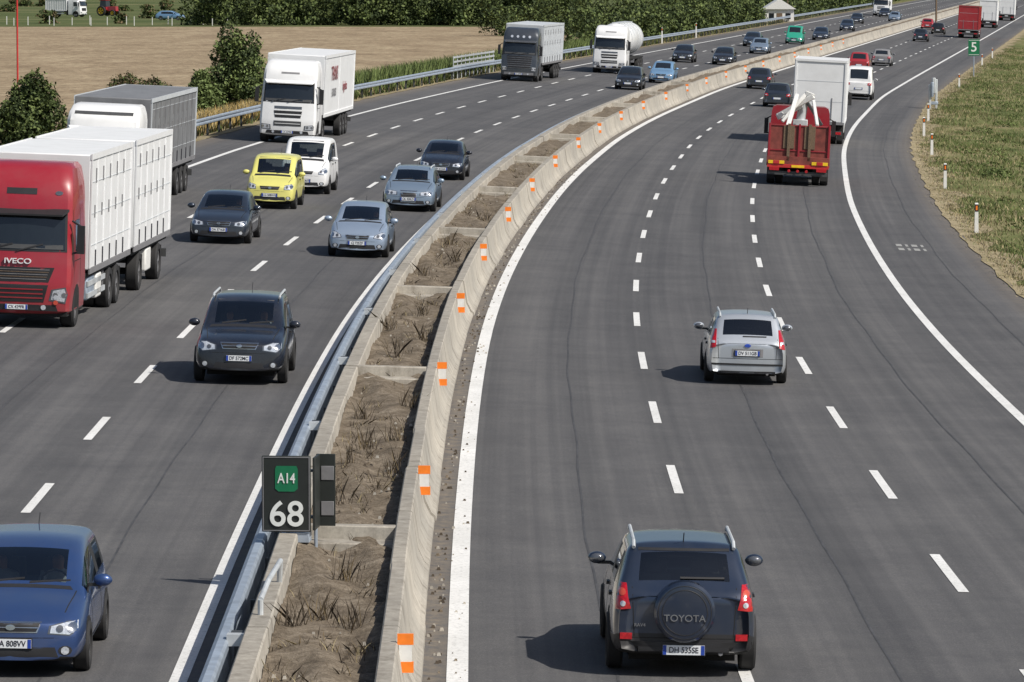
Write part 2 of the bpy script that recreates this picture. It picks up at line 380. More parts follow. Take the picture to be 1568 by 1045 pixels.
    if detail>=1:
        if detail>=2:
            for yy in (yc+.25,yB,yC+.05):
                decal(d,bv,rect(yy-.008,yy+.008,zb+.18,zbelt-.02),'right','under',.002,.01,True,4)
            for yy in (yB-.22,yC-.15): decal(d,bv,rect(yy-.09,yy+.09,zbelt-.13,zbelt-.09),'right','blacktrim',.03,.0,True)
            decal(d,bv,rect(yf+.4,yr-.4,zb+.02,zb+.09),'right','blacktrim',.006,.01,True,5)
            decal(d,bv,[(w*.70,.30),(w*.715,.30),(w*.80,yc-.06),(w*.785,yc-.06)],'top','under',.002,.0,True,5)
            decal(d,bv,[(-w*.74,yc-.05),(w*.74,yc-.05),(w*.70,yc+.03),(-w*.70,yc+.03)],'top','blacktrim',.004,.0,n=6)
            d.cyl((0,yre-.15,H),(0,yre+.0,H+.13),.007,'blacktrim',6)
        for x0 in (-.45,.12):
            decal(d,bv,[(x0,yc+.05),(x0+.5,yc+.14),(x0+.5,yc+.16),(x0,yc+.08)],'top','blacktrim',.012,.0)
    A=dict(zh0=zh0,zb=zb,L=L,zbelt=zbelt,H=H,zrg=zrg,col=col)
    (front or gen_front)(d,bv,w,A,e); (rear or gen_rear)(d,bv,w,A,e)
    if rails:
        for sd in (1,-1):
            x=sd*w*(wr-.09); q=[(x,yws+.15,H-.03),(x,yws+.3,H+.02),(x,yre-.15,H+.01),(x,yre,H-.06)]
            for a,b in zip(q,q[1:]): d.cyl(a,b,.024,'galvlight',8)
    d.obj('trim',e,smooth=35)
    if glass=='glass':
        it=PB(); it.box(-w*.84,w*.84,yc+.12,yrg-.2,.32,zbelt-.17,'seat'); it.box(-w*.78,w*.78,yc+.08,yc+.5,zbelt-.2,zbelt-.03,'blacktrim',.05,.05)
        for x in (-.36,.36):
            it.box(x-.23,x+.23,yws+.62,yws+.78,zbelt-.3,zbelt+.22,'seat',.03,.02); it.box(x-.12,x+.12,yws+.68,yws+.77,zbelt+.22,zbelt+.4,'seat',.02,.01)
            it.box(x-.25,x+.25,yre-.5,yre-.35,zbelt-.3,zbelt+.14,'seat',.03,.02); it.box(x-.1,x+.1,yre-.44,yre-.36,zbelt+.16,zbelt+.3,'seat',.02,.01)
        it.box(-w*.62,w*.62,yws+.1,yre-.1,H-.10,H-.075,'seat')
        it.obj('interior',e,bevel=.03)
        if driver:
            person(e,(.36,yws+.50,zbelt-.42),s=.95)
            s=PB(); 
            for i in range(12):
                a=2*math.pi*i/12;b=2*math.pi*(i+1)/12; s.cyl((.36+.18*math.cos(a),yws+.12-.06*math.sin(a),zbelt-.02+.17*math.sin(a)),(.36+.18*math.cos(b),yws+.12-.06*math.sin(b),zbelt-.02+.17*math.sin(b)),.014,'blacktrim',6)
            s.obj('steering_wheel',e)
            if driver==2: person(e,(-.36,yws+.56,zbelt-.42),s=.92)
    return e
def plate(d,e,bv,x,z,side,s,txt=None,w=.26,h=.055):
    f=side=='front'; dr=Vector((0,1,0)) if f else Vector((0,-1,0)); ys=[]
    for zq in (z-h,z,z+h):
        for xq in (x-w*.9,x,x+w*.9):
            hh=bv.ray_cast(Vector((xq,-5 if f else 25,zq)),dr)
            if hh[0] is not None: ys.append(hh[0].y)
    if not ys: return
    y=min(ys)-.012 if f else max(ys)+.012; sg=-1 if f else 1
    d.box(x-w-.01,x+w+.01,*sorted((y,y-sg*.05)),z-h-.01,z+h+.01,'blacktrim'); d.box(x-w,x+w,*sorted((y,y+sg*.012)),z-h,z+h,'platewhite')
    for sx in (-1,1): d.box(*sorted((x+sx*(w-.045),x+sx*(w-.002))),*sorted((y+sg*.006,y+sg*.015)),z-h+.002,z+h-.002,'plateblue')
    if txt: text(txt,.10,(x,y+sg*.014,z-.002),FR if f else RE_,'ink',e,'plate_number',.002,.88)
def gen_front(d,bv,w,s,e,hl=None,grille='bar',ptxt=None,zg=None,fog=True,pz=None,lampmat='lampglass',chrome=True,intake=.58):
    zh=s['zh0']; zb=s['zb']
    hl=hl or [(.50*w,zh-.15),(.80*w,zh-.17),(.93*w,zh-.09),(.92*w,zh+.01),(.75*w,zh+.0),(.52*w,zh-.05)]
    decal(d,bv,hl,'front','lampdark',.004,.03,True)
    cx=sum(a for a,b in hl)/len(hl);cz=sum(b for a,b in hl)/len(hl)
    decal(d,bv,[(cx+(a-cx)*.86,cz+(b-cz)*.84) for a,b in hl],'front',lampmat,.009,.0,True)
    decal(d,bv,circ(cx*1.12,cz,.06,10),'front','chrome',.014,.0,True,1); decal(d,bv,circ(cx*.90,cz-.01,.045,10),'front','lampdark',.014,.0,True,1)
    zg=zg or zh-.07
    if grille=='bar':
        if chrome: decal(d,bv,[(-.42*w,zg+.055),(-.36*w,zg-.075),(.36*w,zg-.075),(.42*w,zg+.055)],'front','chrome',.008,.0)
        decal(d,bv,[(-.40*w,zg+.04),(-.345*w,zg-.062),(.345*w,zg-.062),(.40*w,zg+.04)],'front','blacktrim',.012,.0)
        decal(d,bv,rect(-.37*w,.37*w,zg-.018,zg-.006),'front','chrome' if chrome else 'midgrey',.018,.0)
        decal(d,bv,circ(0,zg-.01,.06,12,.035),'front','chrome',.024,.0,n=1)
    elif grille=='tall':
        decal(d,bv,[(-.34*w,zg+.09),(-.28*w,zg-.3),(.28*w,zg-.3),(.34*w,zg+.09)],'front','chrome',.008,.0)
        decal(d,bv,[(-.31*w,zg+.07),(-.26*w,zg-.28),(.26*w,zg-.28),(.31*w,zg+.07)],'front','blacktrim',.012,.0)
        for i in range(5): decal(d,bv,rect(-.29*w,.29*w,zg-.0-.055*i,zg+.010-.055*i),'front','midgrey',.017,.0)
    decal(d,bv,[(-intake*w,zb+.19),(-(intake+.05)*w,zb+.07),((intake+.05)*w,zb+.07),(intake*w,zb+.19)],'front','blacktrim',.005,.02)
    decal(d,bv,rect(-.86*w,.86*w,zh-.2,zh-.193),'front','under',.002,.0,n=8)
    if fog:
        decal(d,bv,circ(.74*w,zb+.15,.085,10,.06),'front','blacktrim',.005,.02,True,1); decal(d,bv,circ(.74*w,zb+.15,.05),'front','lampglass',.012,.0,True,1)
    plate(d,e,bv,0,pz or zb+.235,'front',s,ptxt)
def gen_rear(d,bv,w,s,e,tl=None,ptxt=None,pz=None,glasslow=None,bumper=True):
    z=s['zrg']; zb=s['zb']
    tl=tl or [(.62*w,z-.26),(.90*w,z-.28),(.92*w,z-.1),(.66*w,z-.11)]
    decal(d,bv,tl,'rear','redlamp',.012,.02,True)
    cx=sum(a for a,b in tl)/len(tl);cz=sum(b for a,b in tl)/len(tl)
    decal(d,bv,rect(cx-.05,cx+.05,cz-.025,cz+.025),'rear','lampglass',.017,.0,True)
    plate(d,e,bv,0,pz or (z+zb)/2-.02,'rear',s,ptxt)
    if bumper: decal(d,bv,rect(-.8*w,.8*w,zb+.03,zb+.13),'rear','blacktrim',.006,.0,n=6)
    decal(d,bv,rect(-.82*w,.82*w,zb+.3,zb+.31),'rear','under',.003,.0,n=6)
def rear_rav(d,bv,w,s,e):
    decal(d,bv,[(.72*w,.86),(.93*w,.84),(.95*w,1.02),(.90*w,1.16),(.78*w,1.16),(.76*w,1.0)],'rear','redlamp',.014,.02,True)
    decal(d,bv,circ(.84*w,1.06,.045),'rear','amber',.02,.0,True,1); decal(d,bv,circ(.83*w,.92,.035),'rear','lampglass',.02,.0,True,1)
    decal(d,bv,rect(-.93*w,.93*w,.24,.46),'rear','blacktrim',.02,.0,n=8)
    decal(d,bv,rect(.70*w,.86*w,.48,.56),'rear','redlamp',.014,.0,True)
    decal(d,bv,rect(-.80*w,.80*w,.50,.508),'rear','under',.004,.0,n=6)
    decal(d,bv,[(.665*w,.52),(.675*w,.52),(.71*w,1.12),(.70*w,1.12)],'rear','under',.003,.0,True,5)
    plate(d,e,bv,0,.36,'rear',s,'DH 535SE',.26,.06)
    L=s['L']
    prof=[(0,.0),(.28,.0),(.35,.012),(.38,.05),(.385,.2)]
    vs=[];fs=[]
    for j in range(40):
        t=2*math.pi*j/40
        for r,y in prof: vs.append((r*math.cos(t),L+.17-y,.84+r*math.sin(t)))
    for j in range(40):
        for i in range(4): fs.append((j*5+i,((j+1)%40)*5+i,((j+1)%40)*5+i+1,j*5+i+1))
    d.add(vs,fs,s['col'])
    for rr in (.28,.33):
        for j in range(40):
            a=2*math.pi*j/40;b=2*math.pi*(j+1)/40; yy=L+.17-(0 if rr<.3 else .008)
            d.cyl((rr*math.cos(a),yy,.84+rr*math.sin(a)),(rr*math.cos(b),yy,.84+rr*math.sin(b)),.005,'blacktrim',5)
    text('TOYOTA',.12,(0,L+.18,.77),RE_,'chrome',e,'badge_lettering',.004,1.05)
    text('RAV4',.06,(.55,L+.02,.66),RE_,'chrome',e,'badge_lettering',.01)
    decal(d,bv,rect(-.5,.05,1.22,1.24),'rear','blacktrim',.02,.0)
    decal(d,bv,rect(-.62*w,.62*w,s['H']-.09,s['H']-.06),'rear','blacktrim',.01,.0,n=5)
def rear_wag(d,bv,w,s,e):
    decal(d,bv,[(.78*w,.80),(.93*w,.76),(.92*w,.95),(.84*w,1.16),(.76*w,1.16)],'rear','redlamp',.014,.02,True)
    decal(d,bv,rect(.80*w,.89*w,.88,.93),'rear','lampglass',.02,.0,True)
    decal(d,bv,rect(-.33,.33,.60,.77),'rear','midgrey',.006,.0,n=3)
    decal(d,bv,circ(0,.84,.07,12,.035),'rear','plateblue',.02,.0,n=1)
    plate(d,e,bv,0,.68,'rear',s,'DV 511GB',.26,.055)
    decal(d,bv,rect(-.88*w,.88*w,.42,.46),'rear','blacktrim',.012,.0,n=8)
    decal(d,bv,rect(-.85*w,.85*w,.56,.568),'rear','under',.004,.0,n=8)
    decal(d,bv,[(.70*w,.56),(.71*w,.56),(.74*w,.98),(.73*w,.98)],'rear','under',.003,.0,True,5)
    decal(d,bv,rect(-.7*w,.7*w,.22,.3),'rear','blacktrim',.01,.0,n=6)
    decal(d,bv,rect(-.4,.1,1.02,1.035),'rear','blacktrim',.02,.0)
def F(**k): return lambda d,bv,w,s,e: gen_front(d,bv,w,s,e,**k)
# ---- near and mid cars
car('suv_car',57.9,2.80,True,'navy',L=4.3,W=1.84,H=1.62,zb=.27,zh0=.86,zh1=1.1,yc=1.15,yws=1.85,yre=3.75,yrg=4.16,zrg=1.12,zbelt=1.05,kind='suv',third=True,rails=True,rear=rear_rav,wr=.77,wr_=.36,lower='blacktrim')
car('station_wagon',99.3,5.70,True,'silver',L=4.2,W=1.72,H=1.46,zh0=.70,yre=3.65,yrg=4.08,zrg=.98,third=True,rails=True,rear=rear_wag,wr=.77)
car('suv_car',95.9,-4.85,False,'blackblue',L=4.65,W=1.89,H=1.69,zb=.28,zh0=.86,zh1=1.08,yc=1.2,yws=1.9,yre=4.1,yrg=4.5,zrg=1.12,zbelt=1.05,third=True,rails=True,wr=.82,wr_=.37,driver=2,
    front=F(hl=[(.50*.945,.72),(.80*.945,.68),(.93*.945,.76),(.93*.945,.88),(.72*.945,.89),(.50*.945,.82)],ptxt='DF 572MC',zg=.82,pz=.56,intake=.5))
car('hatchback_car',56.8,-5.45,False,'fordblue',L=4.3,W=1.80,H=1.46,zh0=.70,zh1=.96,yc=1.1,yws=1.95,yre=3.8,yrg=4.15,zbelt=.93,driver=2,wr=.79,
    front=F(ptxt='DA 808VV',zg=.64,intake=.6))
car('sedan_car',139.0,-8.85,False,'dkgreyblue',L=4.7,W=1.78,H=1.46,kind='sedan',zh0=.70,yre=3.3,yrg=3.95,zrg=1.0,driver=True,front=F(ptxt='DA 371KB',grille='bar'))
car('hatchback_car',135.4,-4.5,False,'ltblue',L=4.3,W=1.72,H=1.48,zh0=.68,zh1=.98,yc=1.0,yws=1.95,yre=3.6,yrg=4.15,driver=True,front=F(ptxt='CJ 725ZF',chrome=True,hl=[(.52*.87,.58),(.82*.87,.54),(.94*.87,.62),(.90*.87,.74),(.78*.87,.75),(.56*.87,.66)]))
car('station_wagon',159.0,-4.5,False,'silverblue',L=4.6,W=1.78,H=1.43,zh0=.70,yre=4.0,yrg=4.5,third=True,rails=True,driver=True,front=F(grille='tall',ptxt='CK 420LD',hl=[(.42*.9,.56),(.80*.9,.54),(.93*.9,.60),(.93*.9,.70),(.75*.9,.72),(.42*.9,.68)]))
car('sedan_car',180.3,-4.8,False,'blackblue',L=4.5,W=1.74,H=1.43,kind='sedan',yre=3.2,yrg=3.8,zrg=.98,front=F(ptxt='BX 613AA'))
car('small_van',157.0,-9.0,False,'yellow',L=4.0,W=1.68,H=1.74,zb=.24,zh0=.80,zh1=1.06,yc=.9,yws=1.5,yre=3.85,yrg=3.92,zrg=1.15,zbelt=1.05,wr=.86,wr_=.3,third=False,driver=True,
    front=F(hl=[(.55*.85,.66),(.90*.85,.66),(.90*.85,.84),(.80*.85,.86),(.55*.85,.80)],chrome=False,ptxt='CG 508WX',intake=.6))
car('delivery_van',166.5,-8.75,False,'white',L=4.5,W=1.78,H=1.92,zb=.25,zh0=.86,zh1=1.16,yc=.85,yws=1.45,yre=4.4,yrg=4.45,zrg=1.2,zbelt=1.14,wr=.87,wr_=.32,driver=True,
    front=F(hl=[(.58*.9,.72),(.92*.9,.70),(.92*.9,.94),(.80*.9,.96),(.60*.9,.82)],chrome=False,ptxt='CW 260NT'))
# ---- far cars
car('hatchback_car',309.9,-5.45,False,'black',L=4.2,W=1.75,H=1.5,detail=1)
car('hatchback_car',328.7,-4.8,False,'skyblue',L=4.2,W=1.75,H=1.5,detail=1)
car('sedan_car',390.9,-8.8,False,'black',detail=1); car('sedan_car',388.9,-5.3,False,'black',detail=1)
car('sedan_car',467.7,-8.9,False,'dkgreyblue',detail=1); car('hatchback_car',437.1,-5.9,False,'silverblue',detail=1)
car('small_van',491.5,-6.3,False,'green',L=4.2,W=1.8,H=1.9,zh1=1.1,zbelt=1.1,zrg=1.15,yc=.9,yws=1.5,wr=.86,detail=1)
car('sedan_car',520,-5.3,False,'dkgreyblue',detail=0); car('sedan_car',591.6,-6.4,False,'dkgreyblue',detail=0)
car('sedan_car',660,-8.8,False,'black',detail=0); car('sedan_car',700,-5.3,False,'silverblue',detail=0); car('sedan_car',745,-8.9,False,'black',detail=0)
car('hatchback_car',289.1,5.4,True,'dkgreyblue',L=4.1,W=1.75,H=1.48,detail=1); car('sedan_car',326.4,2.2,True,'dkgreyblue',detail=1)
car('delivery_van',313.6,9.6,True,'white',L=4.6,W=1.85,H=2.2,zb=.3,zh1=1.2,zbelt=1.2,zrg=1.25,yc=.9,yws=1.5,yre=4.4,yrg=4.5,wr=.88,detail=1)
car('hatchback_car',389.9,5.9,True,'carred',detail=1,H=1.6,W=1.8); car('station_wagon',413.8,6.6,True,'midgrey',detail=1)
car('sedan_car',543.9,4.8,True,'dkgreyblue',detail=0); car('sedan_car',601.9,4.7,True,'black',detail=0); car('sedan_car',640,1.9,True,'carred',detail=0)
# ------------------------------------------------------------------ trucks
def cab(e,col,lv,yb):
    p=PB(); vs=[];fs=[]
    def ring(z,yf,ww,r,bul):
        h=[(0,yb),(ww*.6,yb),(ww,yb),(ww,yb*.5+.3),(ww,yf+r*1.1),(ww-r*.12,yf+r*.5),(ww-r*.5,yf+r*.12),(ww-r*1.2,yf),(ww*.45,yf-bul*.7),(0,yf-bul)]
        return [(x,y,z) for x,y in h]+[(-x,y,z) for x,y in h[1:-1]][::-1]
    n=0
    for l in lv:
        r=ring(*l); n=len(r); vs+=r
    for k in range(len(lv)-1):
        for i in range(n): fs.append((k*n+i,k*n+(i+1)%n,(k+1)*n+(i+1)%n,(k+1)*n+i))
    fs.append(tuple(range(n))[::-1]); fs.append(tuple(range((len(lv)-1)*n,len(lv)*n)))
    p.add(vs,fs,col); b=p.obj('cab',e,smooth=28); return bvh_of(b)
LV0=[(.34,.14,1.15,.2,.04),(.42,.03,1.22,.2,.06),(.95,.0,1.245,.22,.07),(1.1,.03,1.245,.22,.07),(1.8,.10,1.24,.24,.07),(2.75,.34,1.20,.26,.06),(2.95,.36,1.2,.26,.05),(3.3,.52,1.17,.26,.04),(3.62,.85,1.1,.26,.02),(3.72,1.1,1.0,.26,0)]
def LVs(top):
    f=(top-2.9)/.82; return [l if l[0]<2.9 else (2.9+(l[0]-2.9)*f,)+l[1:] for l in LV0]
LVlow=[l for l in LV0 if l[0]<2.9]+[(2.95,.5,1.15,.26,.04),(3.02,.8,1.0,.26,.02)]
def truck_cab(e,col,lv=LV0,yb=2.3,style='man'):
    bv=cab(e,col,lv,yb); d=PB(); top=lv[-1][0]
    wz0,wz1=1.78,2.68
    decal(d,bv,[(-1.12,wz0),(1.12,wz0),(1.08,wz1),(-1.08,wz1)],'front','blacktrim',.006,.02,n=8)
    decal(d,bv,[(-1.07,wz0+.05),(1.07,wz0+.05),(1.03,wz1-.04),(-1.03,wz1-.04)],'front','glassdark',.014,.0,n=8)
    decal(d,bv,[(-1.03,wz0+.06),(1.03,wz0+.06),(1.02,wz0+.16),(-1.02,wz0+.16)],'front','darkgrey',.016,.0,n=8)
    for x in (-.75,-.05): decal(d,bv,[(x,wz0+.02),(x+.03,wz0+.0),(x+.62,wz0+.16),(x+.6,wz0+.19)],'front','blacktrim',.03,.0)
    decal(d,bv,[(.62,1.78),(1.35,1.78),(1.35,2.5),(.72,2.5)],'right','glassdark',.008,.0,True)
    for yy in (.5,1.5): decal(d,bv,rect(yy,yy+.015,.9,2.75),'right','under',.003,.0,True,4)
    decal(d,bv,rect(.45,1.5,1.55,1.57),'right','under',.003,.0,True)
    decal(d,bv,circ(.95,.45,.56,14),'right','under',.003,.0,True,1)
    vs=[(-1.12,.30,2.70),(1.12,.30,2.70),(1.0,.08,2.60),(-1.0,.08,2.60),(-1.12,.33,2.76),(1.12,.33,2.76),(1.0,.08,2.64),(-1.0,.08,2.64)]
    vc={'man':'white','iveco':'blacktrim','scania':'lampdark','daf':'white'}[style]
    d.add(vs,[(0,1,2,3),(7,6,5,4),(3,2,6,7),(0,4,5,1),(1,5,6,2),(0,3,7,4)],vc)
    if style=='iveco':
        decal(d,bv,[(-.72,1.02),(-.62,.62),(.62,.62),(.72,1.02)],'front','blacktrim',.01,.0,n=5)
        decal(d,bv,[(-.85,1.42),(-.72,1.08),(.72,1.08),(.85,1.42)],'front','blacktrim',.008,.0,n=5)
        for i in range(5): decal(d,bv,rect(-.74+.02*i,.74-.02*i,1.14+.055*(4-i),1.152+.055*(4-i)),'front','wood' if i%2 else 'midgrey',.016,.0,n=5)
        for i in range(3): decal(d,bv,rect(-.6,.6,.7+.1*i,.73+.1*i),'front',col,.018,.0,n=5)
        text('IVECO',.17,(0,-.02,1.55),FR,'platewhite',e,'badge_lettering',.02,1.3)
        hl=[(.74,.66),(1.12,.60),(1.17,.82),(1.12,.98),(.80,.92)]
        decal(d,bv,circ(.86,3.12,.09,10,.05),'front','lampdark',.01,.0,True,1)
        decal(d,bv,rect(-.35,.35,3.08,3.22),'front','blacktrim',.008,.0,n=4)
        for z in (.62,.74): decal(d,bv,circ(.9,z,.055),'front','amber' if z<.7 else 'lampglass',.03,.0,True,1)
    elif style=='man':
        decal(d,bv,[(-.62,1.42),(-.56,1.12),(.56,1.12),(.62,1.42)],'front','blacktrim',.01,.0,n=5)
        decal(d,bv,rect(-.58,.58,1.24,1.29),'front','white',.02,.0,n=5)
        decal(d,bv,rect(-.6,.6,.76,.98),'front','darkgrey',.01,.0,n=5)
        decal(d,bv,rect(-.56,.56,.85,.88),'front','white',.02,.0,n=5)
        decal(d,bv,rect(-.6,.6,1.5,1.62),'front','lampdark',.008,.0,n=5)
        hl=[(.72,.60),(1.14,.60),(1.17,.78),(1.10,.84),(.74,.80)]
        decal(d,bv,rect(-.4,.4,3.02,3.1),'front','midgrey',.008,.0,n=4)
    elif style=='scania':
        for i in range(6): decal(d,bv,rect(-.85+.02*i,.85-.02*i,1.62-.14*i,1.70-.14*i),'front','blacktrim',.01,.0,n=5)
        for i in range(6): decal(d,bv,rect(-.85,.85,1.585-.14*i,1.60-.14*i),'front','midgrey',.016,.0,n=5)
        hl=[(.80,.72),(1.14,.70),(1.18,.98),(.86,1.0)]
        for x in (-.6,-.2,.2,.6): decal(d,bv,circ(x,3.0,.09),'front','lampglass',.02,.0,n=1)
        decal(d,bv,rect(-1.0,1.0,.44,.6),'front','midgrey',.012,.0,n=6)
    else:
        decal(d,bv,rect(-.8,.8,1.0,1.5),'front','blacktrim',.01,.0,n=5); hl=[(.74,.66),(1.12,.62),(1.15,.84),(.78,.86)]
        if top>3.1: decal(d,bv,rect(-.95,.95,top-.32,top-.22),'front','darkgrey',.01,.0,n=5)
    decal(d,bv,hl,'front','lampdark',.010,.0,True)
    cx=sum(a for a,b in hl)/len(hl);cz=sum(b for a,b in hl)/len(hl)
    decal(d,bv,[(cx+(a-cx)*.8,cz+(b-cz)*.8) for a,b in hl],'front','lampglass',.016,.0,True)
    for q in (-.1,.1): decal(d,bv,circ(cx+q,cz,.06),'front','chrome',.022,.0,True,1)
    decal(d,bv,[(-.95,.42),(.95,.42),(.9,.56),(-.9,.56)],'front','blacktrim',.006,.0,n=6)
    decal(d,bv,circ(.62,.5,.06),'front','lampglass',.02,.0,True,1)
    plate(d,e,bv,0,.5,'front',{},'CX 429FR')
    for sd in (1,-1):
        d.box(*sorted((sd*1.33,sd*1.50)),.18,.30,1.75,2.40,'blacktrim'); d.cyl((sd*1.2,.3,2.5),(sd*1.42,.24,2.38),.025,'blacktrim'); d.cyl((sd*1.22,.25,1.75),(sd*1.42,.24,1.8),.025,'blacktrim')
    d.obj('cab_trim',e,smooth=35)
    q=PB(); q.box(-1.15,1.15,.1,yb+.4,.3,.9,'under'); wheels_row(q,.95,1); q.obj('cab_chassis',e,smooth=35)
    return bv
def wheels_row(q,y,dual=0,r=.5,x=1.08):
    for sd in (1,-1):
        wheel(q,sd*x,y,r,.32,sd,'midgrey'); 
        if dual==2: wheel(q,sd*(x-.34),y,r,.3,sd,'midgrey')
def boxbody(e,y0,y1,z0,z1,side='boxwhite',frame='boxwhite',ribs=9,straps=False,w=1.26,rear=True,pname='cargo_box',rods=True):
    p=PB(); p.box(-w,w,y0,y1,z0,z1,side); 
    f=PB(); t=.035
    for sd in (1,-1):
        a,b=sorted((sd*w,sd*(w+t)))
        f.box(a,b,y0-.01,y1+.01,z1-.12,z1+.02,frame); f.box(a,b,y0-.01,y1+.01,z0-.1,z0+.04,'midgrey' if straps else frame)
        for yy in (y0,y1-.1): f.box(a,b,yy,yy+.1,z0+.04,z1-.12,frame)
        for i in range(1,ribs):
            yy=y0+(y1-y0)*i/ribs; a2,b2=sorted((sd*w,sd*(w+.022))); f.box(a2,b2,yy-.03,yy+.03,z0+.04,z1-.12,side if straps else frame)
            if straps:
                f.box(*sorted((sd*(w+.0),sd*(w+.03))),yy-.18,yy-.15,z0-.02,z0+.42,'ink')
                f.box(*sorted((sd*(w+.0),sd*(w+.03))),yy-.5,yy-.47,z0+1.2,z0+1.5,'midgrey')
                f.box(*sorted((sd*(w+.0),sd*(w+.03))),yy-.35,yy-.32,z1-.7,z1-.35,'midgrey')
        if straps:
            for i in range(3): f.box(*sorted((sd*w,sd*(w+.012))),y0+.1,y1-.1,z0+.55+i*.75,z0+.565+i*.75,'curtainlt')
    if rear:
        if rods:
            for x in (-.9,-.35,.35,.9): f.cyl((x,y1+.05,z0+.05),(x,y1+.05,z1-.05),.022,'galvlight',8); f.box(x-.06,x+.06,y1+.02,y1+.08,z0+.9,z0+1.0,'midgrey')
            f.box(-.012,.012,y1,y1+.006,z0,z1,'under')
        else:
            for zq in (z0+1.0,z0+2.0): f.box(-w+.1,w-.1,y1,y1+.008,zq,zq+.02,'curtainlt')
            f.box(.6,.64,y1,y1+.03,z0+.1,z0+1.2,'midgrey'); f.box(-.64,-.6,y1,y1+.03,z0+.1,z0+1.2,'midgrey')
        f.box(-w,w,y1,y1+.05,z1-.1,z1+.01,frame); f.box(-w,w,y1,y1+.05,z0-.12,z0,'midgrey')
        for sd in (1,-1): f.box(*sorted((sd*(w-.09),sd*w)),y1,y1+.04,z0,z1-.1,frame)
        f.box(-1.2,1.2,y1-.05,y1+.02,.5,.72,'darkgrey')
        for sd in (1,-1): f.box(*sorted((sd*.75,sd*1.15)),y1+.02,y1+.05,.55,.68,'redlamp')
        f.box(-.26,.26,y1+.02,y1+.03,.74,.85,'platewhite')
    p.obj(pname,e,bevel=.03); f.obj(pname+'_frame',e,smooth=35)
def underframe(e,y0,y1,axles,guards=True,dual=0):
    q=PB(); q.box(-.45,.45,y0,y1,.75,1.05,'under')
    q.box(-1.2,1.2,y0+.1,y1-.1,1.0,1.12,'under')
    for y in axles:
        wheels_row(q,y,dual); q.cyl((-1,y,.5),(1,y,.5),.09,'under')
        for sd in (1,-1): q.box(*sorted((sd*.92,sd*1.22)),y+.58,y+.6,.2,.9,'rubber')
    if guards:
        g0=y0+.6; g1=min(axles)-.8
        if g1-g0>1:
            for sd in (1,-1):
                for z in (.5,.78): q.box(*sorted((sd*1.18,sd*1.22)),g0,g1,z,z+.12,'galvlight')
                for y in np.linspace(g0+.1,g1-.1,4): q.box(*sorted((sd*1.14,sd*1.18)),y-.03,y+.03,.45,1.05,'midgrey')
    q.obj('underframe',e,smooth=35)
e=root('box_truck_with_trailer',108.0,-10.78,18.6,False,.027)
truck_cab(e,'truckred',style='iveco',lv=LVs(3.78))
boxbody(e,2.75,10.2,1.2,3.92,straps=True,ribs=6,rear=False); underframe(e,2.5,10.2,(6.9,8.2),dual=2)
boxbody(e,10.95,18.5,1.2,3.92,straps=True,ribs=6,pname='trailer_box'); underframe(e,10.9,18.5,(12.6,16.6),dual=0)
pp=PB(); pp.box(-.1,.1,10.1,11.2,.7,.85,'under'); pp.box(.7,1.2,3.1,4.3,.45,1.0,'galv'); pp.box(-1.2,-.7,3.1,4.3,.45,1.0,'galv'); pp.box(.95,1.22,4.6,5.4,.4,1.0,'whiteplastic'); pp.box(.95,1.22,14.0,15.0,.4,1.0,'whiteplastic'); pp.obj('drawbar_and_tank',e,bevel=.05)
e=root('articulated_truck',151.5,-13.98,15.8,False,.0); truck_cab(e,'white',style='daf',lv=LVs(3.45)); boxbody(e,2.7,15.8,1.2,3.62,side='greytarp',frame='curtainlt',ribs=10,straps=True); underframe(e,2.6,15.8,(3.3,11.2,12.5,13.8))
e=root('articulated_truck',205,-13.4,16.2,False,-.004); truck_cab(e,'white',style='man',lv=LVs(3.6)); boxbody(e,2.7,16.2,1.2,3.82,ribs=2); underframe(e,2.6,16.2,(3.3,11.2,12.5,13.8))
text('TRANS',.9,(1.29,6.9,2.95),RS,'truckred',e); text('logistica',.6,(1.29,11.8,2.3),RS,'truckred',e); text('EXPRESS',.5,(1.29,6.9,2.1),RS,'midgrey',e)
e=root('articulated_truck',317,-13.4,15.5,False); truck_cab(e,'scania',style='scania',lv=LVs(3.6)); boxbody(e,2.6,15.5,1.2,3.8,side='curtainlt',frame='curtainlt',ribs=8,straps=True); underframe(e,2.6,15.5,(3.3,11,12.3,13.6))
e=root('tanker_truck',347,-10.3,14,False); truck_cab(e,'white',style='man',lv=LVs(3.5))
p=PB(); seg=28
st=[(2.9,.2),(3.0,.9),(3.2,1.12),(3.5,1.2),(8,1.22),(12.9,1.2),(13.3,1.1),(13.5,.85),(13.6,.1)]
vs=[];fs=[]
for y,r in st:
    for j in range(seg): t=2*math.pi*j/seg; vs.append((r*1.02*math.cos(t),y,2.45+r*math.sin(t)))
for k in range(len(st)-1):
    for j in range(seg): fs.append((k*seg+j,k*seg+(j+1)%seg,(k+1)*seg+(j+1)%seg,(k+1)*seg+j))
p.add(vs,fs,'white'); 
for y in (4,6,8,10,12): p.cyl((0,y,2.45),(0,y+.08,2.45),1.25,'galvlight',28)
p.box(-.3,.3,3.5,13,3.62,3.7,'galvlight'); p.obj('tank',e); underframe(e,2.6,13.6,(3.3,10,11.3,12.6))
e=root('box_truck',234,9.55,10,True); truck_cab(e,'white',style='daf',lv=LVlow); boxbody(e,2.6,10,1.15,4.22,ribs=8,w=1.28,rods=False); underframe(e,2.5,10,(7.6,),dual=2)
